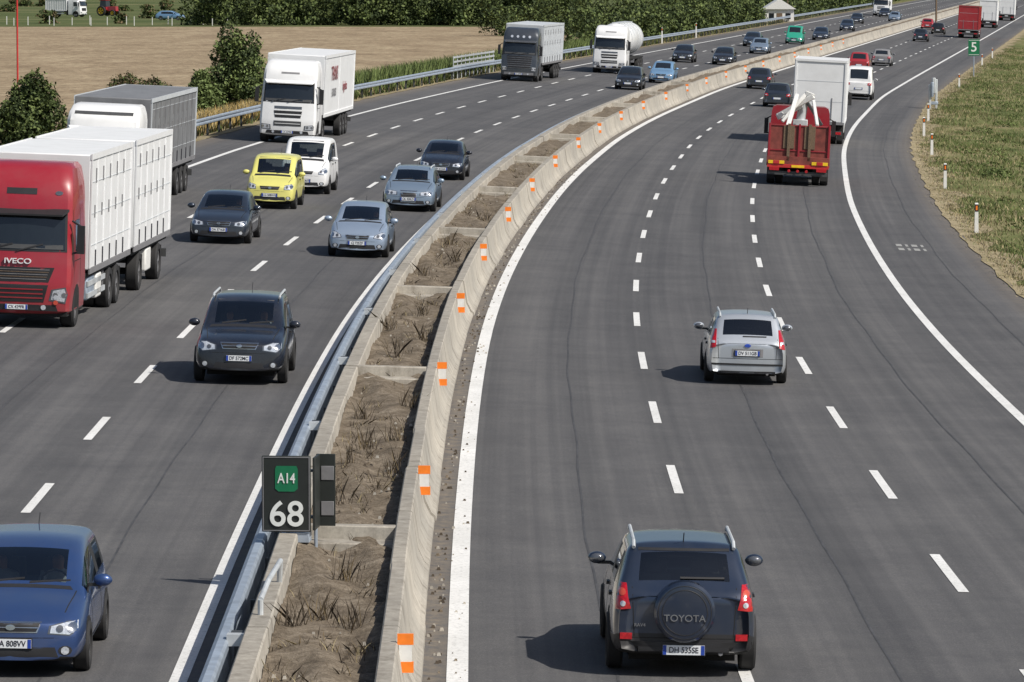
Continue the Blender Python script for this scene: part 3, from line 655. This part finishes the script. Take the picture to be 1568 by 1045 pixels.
# red flatbed lorry with folded loader crane
e=root('crane_truck',189.3,8.9,8.6,True)
truck_cab(e,'truckred',style='daf',lv=LVlow)
p=PB()
p.box(-1.25,1.25,3.6,8.5,1.02,1.16,'rustred'); p.box(-1.27,1.27,8.45,8.56,.78,1.18,'rustred')
for sd in (1,-1): p.box(*sorted((sd*1.2,sd*1.26)),3.6,8.45,1.16,1.75,'rustred')
p.box(-1.25,1.25,8.38,8.46,1.16,2.45,'rustred')
for x in (-.42,.42): p.box(x-.22,x+.22,8.46,8.50,1.5,2.42,'wood'); p.box(x-.06,x+.06,8.50,8.56,1.0,2.5,'wood')
for x in (-1.2,0,1.2): p.box(x-.04,x+.04,8.46,8.53,1.16,2.5,'truckred')
for z in (1.4,2.4): p.box(-1.22,1.22,8.46,8.49,z,z+.04,'truckred')
p.box(-1.2,1.2,6.0,6.1,1.16,2.2,'wood'); p.box(-1.15,1.15,4.2,8.3,1.16,1.55,'wood')
p.box(-1.24,1.24,8.5,8.6,.72,.86,'redpaint')
for x0 in (-1.2,.55): p.box(x0,x0+.65,8.60,8.63,.87,1.0,'yellowref'); p.box(x0+.2,x0+.45,8.63,8.64,.87,1.0,'redpaint')
for x0 in (-1.15,.75): p.box(x0,x0+.4,8.6,8.64,.6,.72,'redlamp')
for x0 in (-.35,0,.35): p.cyl((x0,8.58,.6),(x0,8.66,.6),.06,'redlamp')
p.box(-1.2,1.2,8.3,8.5,.42,.58,'darkgrey'); p.box(-.26,.26,8.6,8.62,.74,.84,'yellowref')
p.obj('flatbed',e,bevel=.01)
p=PB()
p.box(-.35,.35,2.7,3.4,1.1,2.5,'galvlight',.05,.05); p.box(-1.2,1.2,2.8,3.3,1.0,1.25,'redpaint')
p.cyl((0,3.05,2.4),(-.1,3.05,3.2),.2,'galvlight'); 
def beam(a,b,r,m='whiteplastic'): p.cyl(a,b,r,m,4)
beam((-.1,3.1,3.15),(.95,3.4,2.55),.17); beam((.95,3.3,2.6),(-.5,3.6,3.5),.14); beam((-.5,3.6,3.5),(-.15,3.5,3.62),.13); beam((-.2,3.5,3.6),(.75,3.9,2.4),.11); beam((-.9,3.2,2.3),(-.2,3.2,3.3),.09,'darkgrey'); beam((.2,3.8,3.5),(.5,7.4,2.3),.12); beam((-.5,3.8,3.3),(-.7,6.5,2.4),.09)
p.obj('loader_crane',e,bevel=.02); underframe(e,2.5,8.5,(5.6,6.9),guards=False,dual=2)
for D,o,c,cb in ((583,9.1,'carred','carred'),(683,9.0,'boxwhite','white'),(778,9.7,'boxwhite','white')):
    e=root('box_truck',D,o,12,True); truck_cab(e,cb,style='daf',lv=LVlow); boxbody(e,2.6,12,1.1,4.0,side=c,frame=c,ribs=6,rods=False); underframe(e,2.5,12,(8.5,9.8),dual=2)
e=root('box_truck',756,-10,10,False); truck_cab(e,'white',style='man'); boxbody(e,2.6,10,1.1,4.0); underframe(e,2.5,10,(7.5,8.8))
# ------------------------------------------------------------------ road, ground
def sheet(name,os_,Ds,mat,zf,parent=None,smooth=True):
    vs=[];fs=[];n=len(os_)
    for D in Ds:
        for o in os_:
            vs.append((R(D)+o,D,zf(D,o)))
    for i in range(len(Ds)-1):
        for j in range(n-1): fs.append((i*n+j,i*n+j+1,(i+1)*n+j+1,(i+1)*n+j))
    me=bpy.data.meshes.new(name); me.from_pydata(vs,[],fs); me.materials.append(M[mat])
    uv=me.uv_layers.new(name='UVMap'); arr=[]
    idx=[(Ds[i],os_[j]) for i in range(len(Ds)) for j in range(n)]
    for l in me.loops: D,o=idx[l.vertex_index]; arr+= [o,D]
    uv.data.foreach_set('uv',arr)
    me.polygons.foreach_set('use_smooth',[True]*len(fs)); me.update()
    return link(bpy.data.objects.new(name,me),parent)
Dn=list(np.arange(-80,300,4.))+list(np.arange(300,900,12.))+list(np.arange(900,1600,50.))
Dw=Dn+[1600,1900,2400,3200,4000]
zroad=lambda D,o: zz(D,o)
LFT=-17.0; RGT=14.35
sheet('left_carriageway_road',list(np.linspace(LFT,-2.45,14)),Dn,'asphalt',zroad)
sheet('right_carriageway_road',list(np.linspace(-.5,RGT,14)),Dn,'asphalt',zroad)
def zground(D,o):
    if o<=-17.0:
        e_=zz(D,-17)-.05; t=min(1,max(0,(-17.8-o)/5.)); return e_*(1-t)+.45*t
    if o>=14.3:
        e_=zz(D,14.3)-.04; t=min(1,max(0,(o-15.6)/9.)); return e_*(1-t)+(-1.0)*t
    return zz(D,o)-.06
sheet('terrain_ground',[-3500,-1200,-400,-150,-60,-35,-26,-23,-21,-19.5,-18.2,-17.6,-17.0,-16.8,-10,-3,0,7,14.2,14.4,15.0,15.7,17,19,21,24.7,30,45,80,200,600,1500,3500],Dw,'grassground',zground)
sheet('stubble_field',[-500,-250,-120,-70,-45,-32,-25.5],[215,240,270,300,350,400,450,500,560,610,655],'field',lambda D,o: .45+.03)
sheet('meadow',[-600,-250,-120,-70,-45,-30,-25],[656,700,760,850,1000,1300,1700],'greenfield',lambda D,o: .45+.03)
def ragged(name,o0,o1,mat,sgn):
    Ds=[d for d in np.arange(60,900,1.5)]; vs=[];fs=[]
    for i,D in enumerate(Ds):
        w_=o1+sgn*(.35*math.sin(D*.31)+.3*math.sin(D*.77+1)+random.uniform(-.2,.2)); w0=o0+sgn*(.05*math.sin(D*.9)+random.uniform(-.06,.03))
        for o in (w0,(w0+w_)/2,w_): vs.append((R(D)+o,D,max(zground(D,o),zz(D,o)+.006 if (o<14.36 and o>-17.01) else -9)+.016))
    for i in range(len(Ds)-1):
        for j in range(2): fs.append((i*3+j,i*3+j+1,(i+1)*3+j+1,(i+1)*3+j) if sgn>0 else (i*3+j+1,i*3+j,(i+1)*3+j,(i+1)*3+j+1))
    p=PB(); p.add(vs,fs,mat); p.obj(name,smooth=60)
ragged('dry_verge_strip',14.25,15.25,'dryverge',1); ragged('dry_bank_strip',-16.95,-19.0,'dryverge',-1)
mk=PB()
def strip(o,D0,D1,w,step=4.,mat='linepaint',dz=.008,wob=0):
    n=max(1,int(round((D1-D0)/step))); vs=[]
    for i in range(n+1):
        D=D0+(D1-D0)*i/n; q=wob*(math.sin(D*.21+o)+.5*math.sin(D*.67)); vs+=[PT(D,o-w/2+q,dz),PT(D,o+w/2+q,dz)]
    mk.add(vs,[(2*i,2*i+1,2*i+3,2*i+2) for i in range(n)],mat)
for o,a,b in ((1.95,30,420),(5.55,30,300),(9.2,60,420),(-5.1,30,300),(-9.0,40,400),(12.9,60,300)): strip(o,a,b,.035,2,'tarseam',.004,.03)
strip(0,-60,1500,.27,4); strip(-3.4,-60,1500,.22,4); strip(10.95,-60,1500,.22,4); strip(-14.5,-60,1500,.2,4)
for k in range(-8,110):
    for o in (3.6,7.2): c=80.8+11.92*k; strip(o,c-2.2,c+2.2,.155,2.2)
    for o in (-6.9,-10.95): c=75.8+10.97*k; strip(o,c-2.05,c+2.05,.155,2.2)
for i,(a,b) in enumerate(((11.75,12.0),(12.05,12.2),(12.25,12.5),(12.55,12.7))):
    for q in (149.5,151.6): strip(a/2+b/2,q,q+1.2,b-a-.06,1,'fadedline')
mk.obj('lane_markings',smooth=0)
# ------------------------------------------------------------------ median
def sweep(p,prof,D0,D1,step,mat,close=True,caps=True):
    n=max(1,int(math.ceil((D1-D0)/step))); vs=[];k=len(prof);fs=[]
    for i in range(n+1):
        D=D0+(D1-D0)*i/n
        for o,dz in prof: vs.append(PT(D,o,dz))
    for i in range(n):
        for j in range(k if close else k-1): fs.append((i*k+j,i*k+(j+1)%k,(i+1)*k+(j+1)%k,(i+1)*k+j))
    if close and caps: fs+=[tuple(range(k))[::-1],tuple(range(n*k,n*k+k))]
    p.add(vs,fs,mat)
rw=[(-.42,-.05),(-.44,.07),(-.50,.12),(-.60,.32),(-.68,.84),(-.70,.86),(-.87,.86),(-.89,.84),(-.93,.3),(-1.0,-.05)]
lw=[(-2.16,-.05),(-2.22,.3),(-2.25,.80),(-2.27,.82),(-2.50,.82),(-2.52,.80),(-2.56,.3),(-2.57,-.05)]
for nm,pr in (('concrete_barrier_wall',rw),('concrete_barrier_wall',lw)):
    p=PB(); D=-40
    while D<330:
        j=random.uniform(-.018,.018); sweep(p,[(a+j,b+j*.8) for a,b in pr],D,D+5.95,2.975,'concrete'); D+=6
    sweep(p,pr,330,1400,6,'concrete'); p.obj(nm,smooth=25)
Ds=list(np.arange(-40,160,.35))+list(np.arange(160,420,2.))+list(np.arange(420,1400,10.)); os_=list(np.linspace(-2.24,-.9,8))
ph=RNG.uniform(-.04,.05,(len(Ds),8)); sm={}
for i,D in enumerate(Ds):
    for j,o in enumerate(os_): sm[(D,o)]=.58+ph[i,j]+.05*math.sin(D*.9+j)+.04*math.sin(D*.23)+.03*math.sin(j*1.3+D*.4)
sheet('median_soil',os_,Ds,'dirt',lambda D,o: zz(D,o)+sm[(D,o)])
for D in (40,66.2,92,114,138,162,186,210,234,258,282,306):
    p=PB()
    for a,b,z in ((0,.22,.83),(-.5,0,.64)):
        vs=[PT(D+a,-2.25,.2),PT(D+a,-.9,.2),PT(D+b,-.9,.2),PT(D+b,-2.25,.2),PT(D+a,-2.25,z),PT(D+a,-.9,z),PT(D+b,-.9,z),PT(D+b,-2.25,z)]
        p.add(vs,[(3,2,1,0),(4,5,6,7),(0,1,5,4),(1,2,6,5),(2,3,7,6),(3,0,4,7)],'concrete')
    p.obj('concrete_cross_beam',bevel=.02)
def guardrail(name,o,D0,D1,face=-1,z=.75,pstep=4.,mat='galv'):
    p=PB(); f=face
    outer=[(.0,z-.31),(.05,z-.27),(.05,z-.21),(.0,z-.17),(.0,z-.14),(.05,z-.10),(.05,z-.04),(.0,z)]
    prof=[(o+f*a,b) for a,b in outer]+[(o+f*(a-.02),b) for a,b in outer[::-1]]
    sweep(p,prof,D0,D1,4,mat)
    D=D0+1
    while D<D1:
        c=PT(D,o-f*.17)
        p.box(c[0]-.05,c[0]+.05,D-.04,D+.04,c[2]-.1,c[2]+z-.02,'postdark')
        q=PT(D,o-f*.02); p.box(*sorted((q[0],q[0]-f*.15)),D-.05,D+.05,q[2]+z-.28,q[2]+z-.04,'postdark')
        D+=pstep
    return p.obj(name,smooth=30)
p=PB()
mr=[(-2.72,.34),(-2.74,.62),(-2.77,.66),(-2.86,.66),(-2.92,.61),(-2.87,.55),(-2.92,.48),(-2.87,.41),(-2.90,.34)]
sweep(p,mr,-40,1200,4,'galv')
for i in range(62):
    D=43+13*i; c=PT(D,-2.62)
    p.box(c[0]-.05,c[0]+.05,D-.07,D+.07,c[2]-.1,c[2]+.6,'postdark'); p.box(c[0]-.14,c[0]+.08,D-.09,D+.09,c[2]+.58,c[2]+.72,'galvlight'); p.box(c[0]-.10,c[0]+.10,D+.1,D+.3,c[2]+.60,c[2]+.72,'postdark')
    for u in (4.3,8.6):
        c=PT(D+u,-2.64); p.box(c[0]-.04,c[0]+.04,D+u-.05,D+u+.05,c[2]-.1,c[2]+.55,'postdark')
p.obj('median_guardrail',smooth=30)
guardrail('roadside_guardrail',-17.45,150,900,1,.8)
p=PB()
for z in (.75,1.05,1.35): sweep(p,[(-17.6,z),(-17.55,z),(-17.55,z+.12),(-17.6,z+.12)],316,338,4,'galvlight')
for D in np.arange(316,339,2.2): c=PT(D,-17.6); p.box(c[0]-.06,c[0]+.0,D-.05,D+.05,c[2]-.1,c[2]+1.5,'galvlight')
p.obj('parapet_railing')
for i in range(24):
    D=54.6+18.6*i; c=PT(D,-.60,.52)
    p=PB(); p.box(c[0]-.09,c[0]+.10,D-.02,D+.02,c[2]-.02,c[2]+.11,'orange'); p.box(c[0]-.07,c[0]+.08,D-.018,D+.018,c[2]+.11,c[2]+.31,'whiteplastic'); p.box(c[0]-.09,c[0]+.10,D-.02,D+.02,c[2]+.31,c[2]+.44,'orange'); p.obj('barrier_reflector')
# km sign
e=bpy.data.objects.new('kilometre_sign',None); D=65.3; c=PT(D,-2.40); e.location=(c[0],D,c[2]-.10); e.rotation_euler=(0,0,math.radians(-5)); link(e)
p=PB(); p.box(-.36,.33,-.02,.02,.93,2.0,'signblack'); p.obj('panel',e,bevel=.015)
p=PB()
for a in ((-.345,.315,.945,.957),(-.345,.315,1.973,1.985)): p.box(a[0],a[1],-.027,-.02,a[2],a[3],'midgrey')
for a in (-.345,.303): p.box(a,a+.012,-.027,-.02,.957,1.973,'midgrey')
vs=[(-.15,-.028,1.86),(.13,-.028,1.86),(.15,-.028,1.82),(.15,-.028,1.54),(.10,-.028,1.50),(-.12,-.028,1.50),(-.17,-.028,1.54),(-.17,-.028,1.82)]
p.add(vs,[tuple(range(8))],'signgreen'); p.obj('border_and_shield',e,smooth=0)
text('A14',.20,(-.01,-.034,1.68),FR,'signwhite',e,'motorway_number',.003,.75); text('68',.50,(-.01,-.034,1.17),FR,'signwhite',e,'kilometre_number',.003,1.0)
p=PB(); p.box(.35,.385,.03,.6,.95,1.97,'signblack'); p.box(.33,.6,.58,.61,.95,1.97,'signblack')
p.box(.40,.58,.57,.58,1.1,1.3,'midgrey'); p.box(.40,.58,.57,.58,1.6,1.8,'midgrey')
p.cyl((.36,.3,.5),(.36,.3,1.95),.025,'galv'); p.cyl((.0,.06,.5),(.0,.06,1.9),.03,'galv'); p.box(.0,.36,.2,.26,1.1,1.14,'galv'); p.box(.0,.36,.2,.26,1.75,1.79,'galv')
p.box(-.1,.3,.0,.3,.78,.92,'galv'); p.obj('rear_panel_and_posts',e,bevel=.006)
p=PB(); a=PT(57.0,-2.40,.5);b=PT(57.0,-2.40,1.0);c2=PT(57.8,-2.34,1.13);d2=PT(60.0,-2.28,1.1)
for q,r in ((a,b),(b,c2),(c2,d2)): p.cyl(q,r,.035,'galvlight',10)
p.cyl(d2,PT(60.1,-2.3,.8),.035,'galvlight',10); p.obj('bent_handrail_pipe')
def blades(name,pts,h,wd,mats,per=1,lean=.4,spread=.1):
    n=len(pts)*per; P=np.repeat(np.asarray(pts),per,axis=0)+np.c_[RNG.normal(0,spread,(n,2)),np.zeros(n)]
    a=RNG.uniform(0,2*math.pi,n); hh=h*RNG.uniform(.5,1.2,n); l=RNG.normal(0,lean,(n,2))*hh[:,None]
    dx=np.c_[np.cos(a),np.sin(a),np.zeros(n)]*wd*.5
    tip=P+np.c_[l,hh]; mid=P+np.c_[l*.4,hh*.55]
    V=np.stack([P-dx,P+dx,mid+dx*.8,tip,mid-dx*.8],1).reshape(-1,3)
    Fc=np.arange(n)[:,None]*5+np.array([0,1,2,3,4])[None]
    return arrmesh(name,V,Fc,mats,RNG.integers(0,len(mats),n))
pts=[]
for i in range(200):
    D=50+150*random.random()**1.5; o=random.uniform(-2.15,-.95); pts.append(PT(D,o,.56))
blades('dry_weeds',pts,.17,.010,['twig','twig','twig','leafbrown','straw'],11,.6,.08)
pts=[PT(D,o,.57) for D,o in ((57.5,-1.3),(58.2,-1.75),(57.6,-2.05),(61.8,-1.5),(71,-1.9),(75.5,-1.15),(76.5,-1.9),(79,-1.7),(80,-1.2),(83.5,-1.9),(86,-1.1),(97,-1.7),(101,-1.2),(104,-2.0),(108,-1.4),(121,-1.9),(127,-1.3),(134,-1.8),(146,-1.3))]
blades('withered_weed_clumps',pts,.42,.012,['twig','twig','leafbrown'],34,.38,.09)
g=PB()
for i in range(900):
    D=50+150*random.random()**1.4; o=random.choice([random.uniform(-.40,-.2),random.uniform(-2.1,-.95),random.uniform(-2.1,-.95),random.uniform(-.4,.1)]); dz=.60 if o<-.9 else .01; r=random.uniform(.008,.03)
    c=PT(D,o,dz); g.box(c[0]-r,c[0]+r,c[1]-r,c[1]+r*1.5,c[2]-.01,c[2]+r,random.choice(['dirt','concrete','concrete','twig','twig']),r*.4,r*.4)
g.obj('loose_gravel',smooth=0)
# ------------------------------------------------------------------ roadside furniture
def delineator(D,o,h=1.05):
    c=PT(D,o); zb=zground(D,o) if abs(o)>14.3 else c[2]
    p=PB(); p.box(c[0]-.07,c[0]+.07,D-.05,D+.05,zb-.1,zb+h-.3,'whiteplastic',.01,.01); p.box(c[0]-.062,c[0]+.062,D-.045,D+.045,zb+h-.3,zb+h-.05,'ink'); p.box(c[0]-.06,c[0]+.06,D-.043,D+.043,zb+h-.05,zb+h,'whiteplastic',.01,.02)
    p.box(c[0]-.03,c[0]+.03,D-.052,D-.046,zb+h-.25,zb+h-.1,'orange'); p.obj('delineator_post',smooth=0)
for D,o in ((161.7,14.9),(193.4,15),(228,15.2),(253,14.9),(278,14.9),(355.6,15.3),(436,14.9),(470,15),(130,15)): delineator(D,o)
for D,o in ((364,-17.3),(431,-17.3),(463,-17.3),(500,-17.2)): delineator(D,o,1.6)
D=391.8; c=PT(D,15.4); e=bpy.data.objects.new('green_road_sign',None); e.location=(c[0],D,zground(D,15.4)); link(e)
p=PB(); p.cyl((0,.05,0),(0,.05,2.9),.05,'galv'); p.box(-.47,.47,-.02,.02,1.75,3.1,'signgreen'); p.box(-.43,.43,-.024,-.021,3.0,3.03,'signwhite'); p.box(-.43,.43,-.024,-.021,1.82,1.85,'signwhite'); p.obj('panel_and_post',e)
text('5',1.1,(0,-.03,2.43),FR,'signwhite',e,'symbol',.004)
D=301; c=PT(D,14.9); e=bpy.data.objects.new('emergency_phone_column',None); e.location=(c[0],D,zground(D,14.9)); link(e)
p=PB(); p.box(-.35,-.2,-.1,.1,0,1.6,'galvlight'); p.box(.2,.35,1.5,1.7,0,1.9,'galvlight'); p.box(-.2,-.05,-.2,.2,.8,1.75,'galv'); p.box(.0,.2,1.2,1.6,1.0,2.0,'galvlight'); p.box(-.3,.3,.4,.5,.3,.5,'galv'); p.obj('column',e,bevel=.03)
p=PB(); p.cyl((-31.5,300,.3),(-31.5,300,8),.06,'redpaint'); p.obj('marker_pole')
for x,D in ((41.5,710),(63,700),(76,640)):
    p=PB(); p.cyl((x,D,-.5),(x,D,9),.16,'wood',r2=.1); p.box(x-.8,x+.8,D-.05,D+.05,8.2,8.35,'wood'); p.obj('utility_pole')
e=bpy.data.objects.new('farmhouse',None); e.location=(37,655,.4); link(e)
p=PB(); p.box(-2,2,-3,3,0,2.6,'whiteplastic'); p.obj('walls',e); p=PB(); p.add([(-2.3,-3.3,2.55),(2.3,-3.3,2.55),(2.3,3.3,2.55),(-2.3,3.3,2.55),(0,-3.3,4),(0,3.3,4)],[(0,1,4),(1,2,5,4),(2,3,5),(3,0,4,5)],'whiteplastic'); p.obj('roof',e)
p=PB()
for x in (-1.1,1.2): p.box(x-.35,x+.35,-3.03,-3.0,1.2,2.0,'glassdark')
p.box(-.4,.4,-3.03,-3.0,0,2.0,'wood'); p.obj('windows_and_door',e)
def farplace(name,x,y,rz):
    e=bpy.data.objects.new(name,None); e.location=(x,y,.5); e.rotation_euler=(0,0,rz); return link(e)
e=farplace('white_truck',-71,782,1.2); truck_cab(e,'white',style='daf',lv=LVlow); boxbody(e,2.6,6.5,1.1,2.9); underframe(e,2.5,6.5,(5.3,))
e=farplace('tractor',-67,800,1.1)
p=PB(); p.box(-.45,.45,0,1.8,.8,1.6,'carred',.05,.05); p.box(-.8,.8,1.7,3.2,1.0,1.5,'carred'); p.box(-.7,.7,1.8,3.1,1.5,2.6,'glassdark',.08,.1); p.box(-.75,.75,1.75,3.15,2.6,2.75,'carred')
for sd in (1,-1): wheel(p,sd*.95,2.6,.85,.45,sd,'yellowref'); wheel(p,sd*.75,.5,.5,.3,sd,'yellowref')
p.obj('tractor_body',e,bevel=.04)
e=car('blue_car',500,0,False,'skyblue',detail=0,L=4.6); e.matrix_world=Matrix.Translation((-51,735,.5))@Matrix.Rotation(1.3,4,'Z')
# ------------------------------------------------------------------ vegetation
def leafcloud(blobs,n,size,stretch=1.0):
    B=np.array(blobs); vol=(B[:,3]*B[:,4]*B[:,5])**(2/3); k=RNG.choice(len(B),n,p=vol/vol.sum())
    d=RNG.normal(size=(n,3)); d/=np.linalg.norm(d,axis=1)[:,None]; r=RNG.uniform(.45,1.08,n)**.6
    r*=1+.16*np.sin(d[:,0]*7+k*1.7)*np.cos(d[:,2]*6+k)+.08*np.sin(d[:,1]*13+k)
    C=B[k,:3]+d*r[:,None]*B[k,3:6]
    nrm=d*.5+RNG.normal(size=(n,3))*.6+np.array([0,0,.25]); nrm/=np.linalg.norm(nrm,axis=1)[:,None]
    u=np.cross(nrm,RNG.normal(size=(n,3))); u/=np.linalg.norm(u,axis=1)[:,None]; v=np.cross(nrm,u)
    s=(size*RNG.uniform(.5,1.3,n))[:,None]
    V=np.stack([C-u*s*.5*stretch,C-v*s*.3+u*s*.05,C+u*s*.5*stretch,C+v*s*.3],1).reshape(-1,3)
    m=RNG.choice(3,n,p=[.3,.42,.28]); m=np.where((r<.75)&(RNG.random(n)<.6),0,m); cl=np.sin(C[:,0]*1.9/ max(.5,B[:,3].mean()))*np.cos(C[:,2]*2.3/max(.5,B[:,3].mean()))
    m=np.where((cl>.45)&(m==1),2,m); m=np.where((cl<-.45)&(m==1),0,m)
    return V,np.arange(n)[:,None]*4+np.arange(4)[None],m
def bush(name,x,y,z,rx,h,n,size,mats,nb=9):
    e=bpy.data.objects.new(name,None); e.location=(x,y,z); link(e); bl=[]
    for i in range(nb):
        a=random.uniform(0,6.28); t=(i+.5)/nb; rr=rx*(.50-.26*t)*random.uniform(.75,1.25); q=random.uniform(.4,.85)*(1-t*.65)
        bl.append((math.cos(a)*rx*q,math.sin(a)*rx*q,h*(.12+.78*t),rr,rr,rr*random.uniform(.8,1.5)))
    bl.append((0,0,h*.35,rx*.6,rx*.6,h*.34)); V,Fc,m=leafcloud(bl,n,size); V[:,2]=np.maximum(V[:,2],.02)
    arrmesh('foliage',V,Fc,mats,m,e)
    p=PB()
    for b in bl[:6]: p.cyl((random.uniform(-.1,.1),random.uniform(-.1,.1),-.2),(b[0]*.8,b[1]*.8,b[2]),.07,'wood',7,.02)
    p.cyl((0,0,-.2),(0,0,h*.6),.12,'wood',8,.04); p.obj('trunk_and_limbs',e)
G=['leafdark','leafmid','leaflight']; GL=['leafmid','leaflight','reedgreen']
bush('large_bush',-15.4,264,.45,2.3,5.0,17000,.2,['leafdark','leaflight','reedgreen'],22)
bush('large_bush',-17.4,262,.5,1.4,2.6,5000,.2,GL,12); bush('large_bush',-13.7,266,.5,1.3,2.4,5000,.2,GL,12)
bush('large_bush',-22.3,217,.5,1.9,3.3,13000,.19,G,20)
bush('dry_bush',-20.6,270,.5,1.7,1.7,6000,.16,['leafbrown','leafdark','leafmid'],12)
bush('dry_bush',-24.5,300,.5,1.4,1.3,3000,.16,['leafbrown','leafdark','leafmid'],10)
pts=[]
for i in range(2600):
    D=random.uniform(268,420); o=-18.6-abs(random.gauss(0,1.6)); pts.append((R(D)+o,D,zground(D,o)))
blades('reed_bed',pts,1.45,.10,['reedgreen','leaflight','grassgreen','reedgreen'],6,.25,.25)
pts=[]
for i in range(2200):
    D=random.uniform(205,266); o=-18.3-abs(random.gauss(0,1.6)); pts.append((R(D)+o,D,zground(D,o)))
blades('golden_dry_grass',pts,.9,.06,['strawgold','straw'],6,.25,.2)
pts=[]
for i in range(2500):
    D=random.uniform(150,700); o=-17.9-abs(random.gauss(0,1.)); pts.append((R(D)+o,D,zground(D,o)))
blades('bank_grass',pts,.45,.05,['straw','grassgreen','leafmid'],6,.35,.25)
pts=[];pg=[]
while len(pts)+len(pg)<8000:
    D=105+430*random.random()**1.6; o=15.2+abs(random.gauss(0,5)); x=R(D)+o
    q=math.sin(x*.9+D*.13)+math.sin(x*.37-D*.21+1)+math.sin(D*.07+x*.2)+random.gauss(0,.7)+min(1,(o-16)*.25)
    if q>.1: pg.append((x,D,zground(D,o)))
    elif random.random()<.5: pts.append((x,D,zground(D,o)))
blades('verge_grass',pg,.19,.03,['grassgreen','leaflight','grassgreen','leafmid','straw'],7,.5,.25)
blades('dry_verge_grass',pts,.15,.025,['straw','straw','leafbrown','grassgreen'],6,.6,.28)
pd=[]
for i in range(3200):
    D=100+400*random.random()**1.5; o=14.4+abs(random.gauss(0,.7)); pd.append((R(D)+o,D,zground(D,o)))
blades('roadside_dry_grass',pd,.11,.02,['straw','straw','twig','grassgreen'],5,.7,.17)
bl=[]
for i in range(130):
    D=random.uniform(120,460); o=16.6+abs(random.gauss(0,6)); r=random.uniform(.2,.65); bl.append((R(D)+o,D,zground(D,o)+r*.1,r*1.3,r*1.8,r*.5))
V,Fc,m=leafcloud(bl,19000,.12); arrmesh('low_shrubs',V,Fc,['leafmid','grassgreen','leaflight'],m)
def mass(name,items,n,size,mats=G):
    bl=[]
    for x,y,z,r,h in items:
        for i in range(9):
            a=random.uniform(0,6.28); t=(i+random.random())/9; q=random.uniform(.3,.8)*(1-.45*t); bl.append((x+math.cos(a)*r*q,y+math.sin(a)*r*q,z+h*(.06+.8*t),r*random.uniform(.35,.62),r*random.uniform(.35,.6),h*random.uniform(.12,.2)))
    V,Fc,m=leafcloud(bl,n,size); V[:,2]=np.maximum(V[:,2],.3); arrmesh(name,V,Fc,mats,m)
it=[]
x=-45.
while x<8: it.append((x,random.uniform(668,676),.4,random.uniform(2.2,3.4),random.uniform(3.5,8))); it.append((x+1,random.uniform(678,700),.4,random.uniform(2.8,4),random.uniform(7,10))); x+=random.uniform(1.3,2.2)
mass('distant_tree_line',it,80000,.5)
it=[]
for D in np.arange(440,640,3.2):
    o=-20.5-random.uniform(0,4.5); it.append((R(D)+o,D,.4,random.uniform(1.4,2.6),random.uniform(3.,5.5)))
for x in np.arange(-2,26,1.8): it.append((x,random.uniform(560,640),.4,random.uniform(1.6,2.8),random.uniform(4,7)))
mass('roadside_tree_row',it,70000,.36)
it=[]
for D in np.arange(640,1250,9):
    for o in (-23,-30): it.append((R(D)+o-random.uniform(0,5),D,.4,random.uniform(2,4),random.uniform(3,5) if D<760 else random.uniform(6,10)))
mass('far_left_trees',it,50000,.6)
it=[]
for D in np.arange(760,1400,10): it.append((R(D)+24+random.uniform(0,14),D,-1,random.uniform(2,5),random.uniform(4,9)))
for x in np.arange(-160,250,6): it.append((x,random.uniform(1250,1400),.4,random.uniform(4,8),random.uniform(9,16)))
mass('far_background_trees',it,60000,1.0)
it=[]
for i in range(34): it.append((random.uniform(-110,-42),random.choice([690,760,880,900,1000])+random.uniform(-10,10),.4,random.uniform(1,2.4),random.uniform(1.2,2.6)))
mass('meadow_bushes',it,24000,.4,['leafmid','leafbrown','leafdark'])
p=PB()
for i in range(26): x=-88+i*1.9+random.uniform(-.5,.5); D=668+ (i%3)*6; p.box(x-.05,x+.05,D-.06,D+.06,.4,1.5+random.uniform(0,.3),'whiteplastic')
p.obj('field_fence_posts')
# ------------------------------------------------------------------ light, world, camera
EL=math.radians(46); ax,ay=.84,-.54; sd=Vector((ax*math.cos(EL),ay*math.cos(EL),math.sin(EL))).normalized()
sl=bpy.data.lights.new('sun','SUN'); sl.energy=4.9; sl.angle=math.radians(.53); sl.color=(1,.945,.86)
so=link(bpy.data.objects.new('sun',sl)); so.rotation_euler=sd.to_track_quat('Z','Y').to_euler()
w=bpy.data.worlds.new('World'); scene.world=w; w.use_nodes=True; nt=w.node_tree
sk=nt.nodes.new('ShaderNodeTexSky'); sk.sky_type='NISHITA'; sk.sun_disc=False; sk.sun_elevation=EL; sk.sun_rotation=math.atan2(ax,ay); sk.dust_density=2.0
nt.links.new(sk.outputs[0],nt.nodes['Background'].inputs[0]); nt.nodes['Background'].inputs[1].default_value=.08
cd=bpy.data.cameras.new('camera'); cd.sensor_width=36; cd.lens=36*7200/1568; cd.clip_start=1; cd.clip_end=9000
co=link(bpy.data.objects.new('camera',cd)); co.location=(0,0,8.75); co.rotation_euler=(math.pi/2-math.atan(572.5/7200),0,0)
scene.camera=co
scene.view_settings.view_transform='Standard'; scene.view_settings.look='None'; scene.view_settings.exposure=0
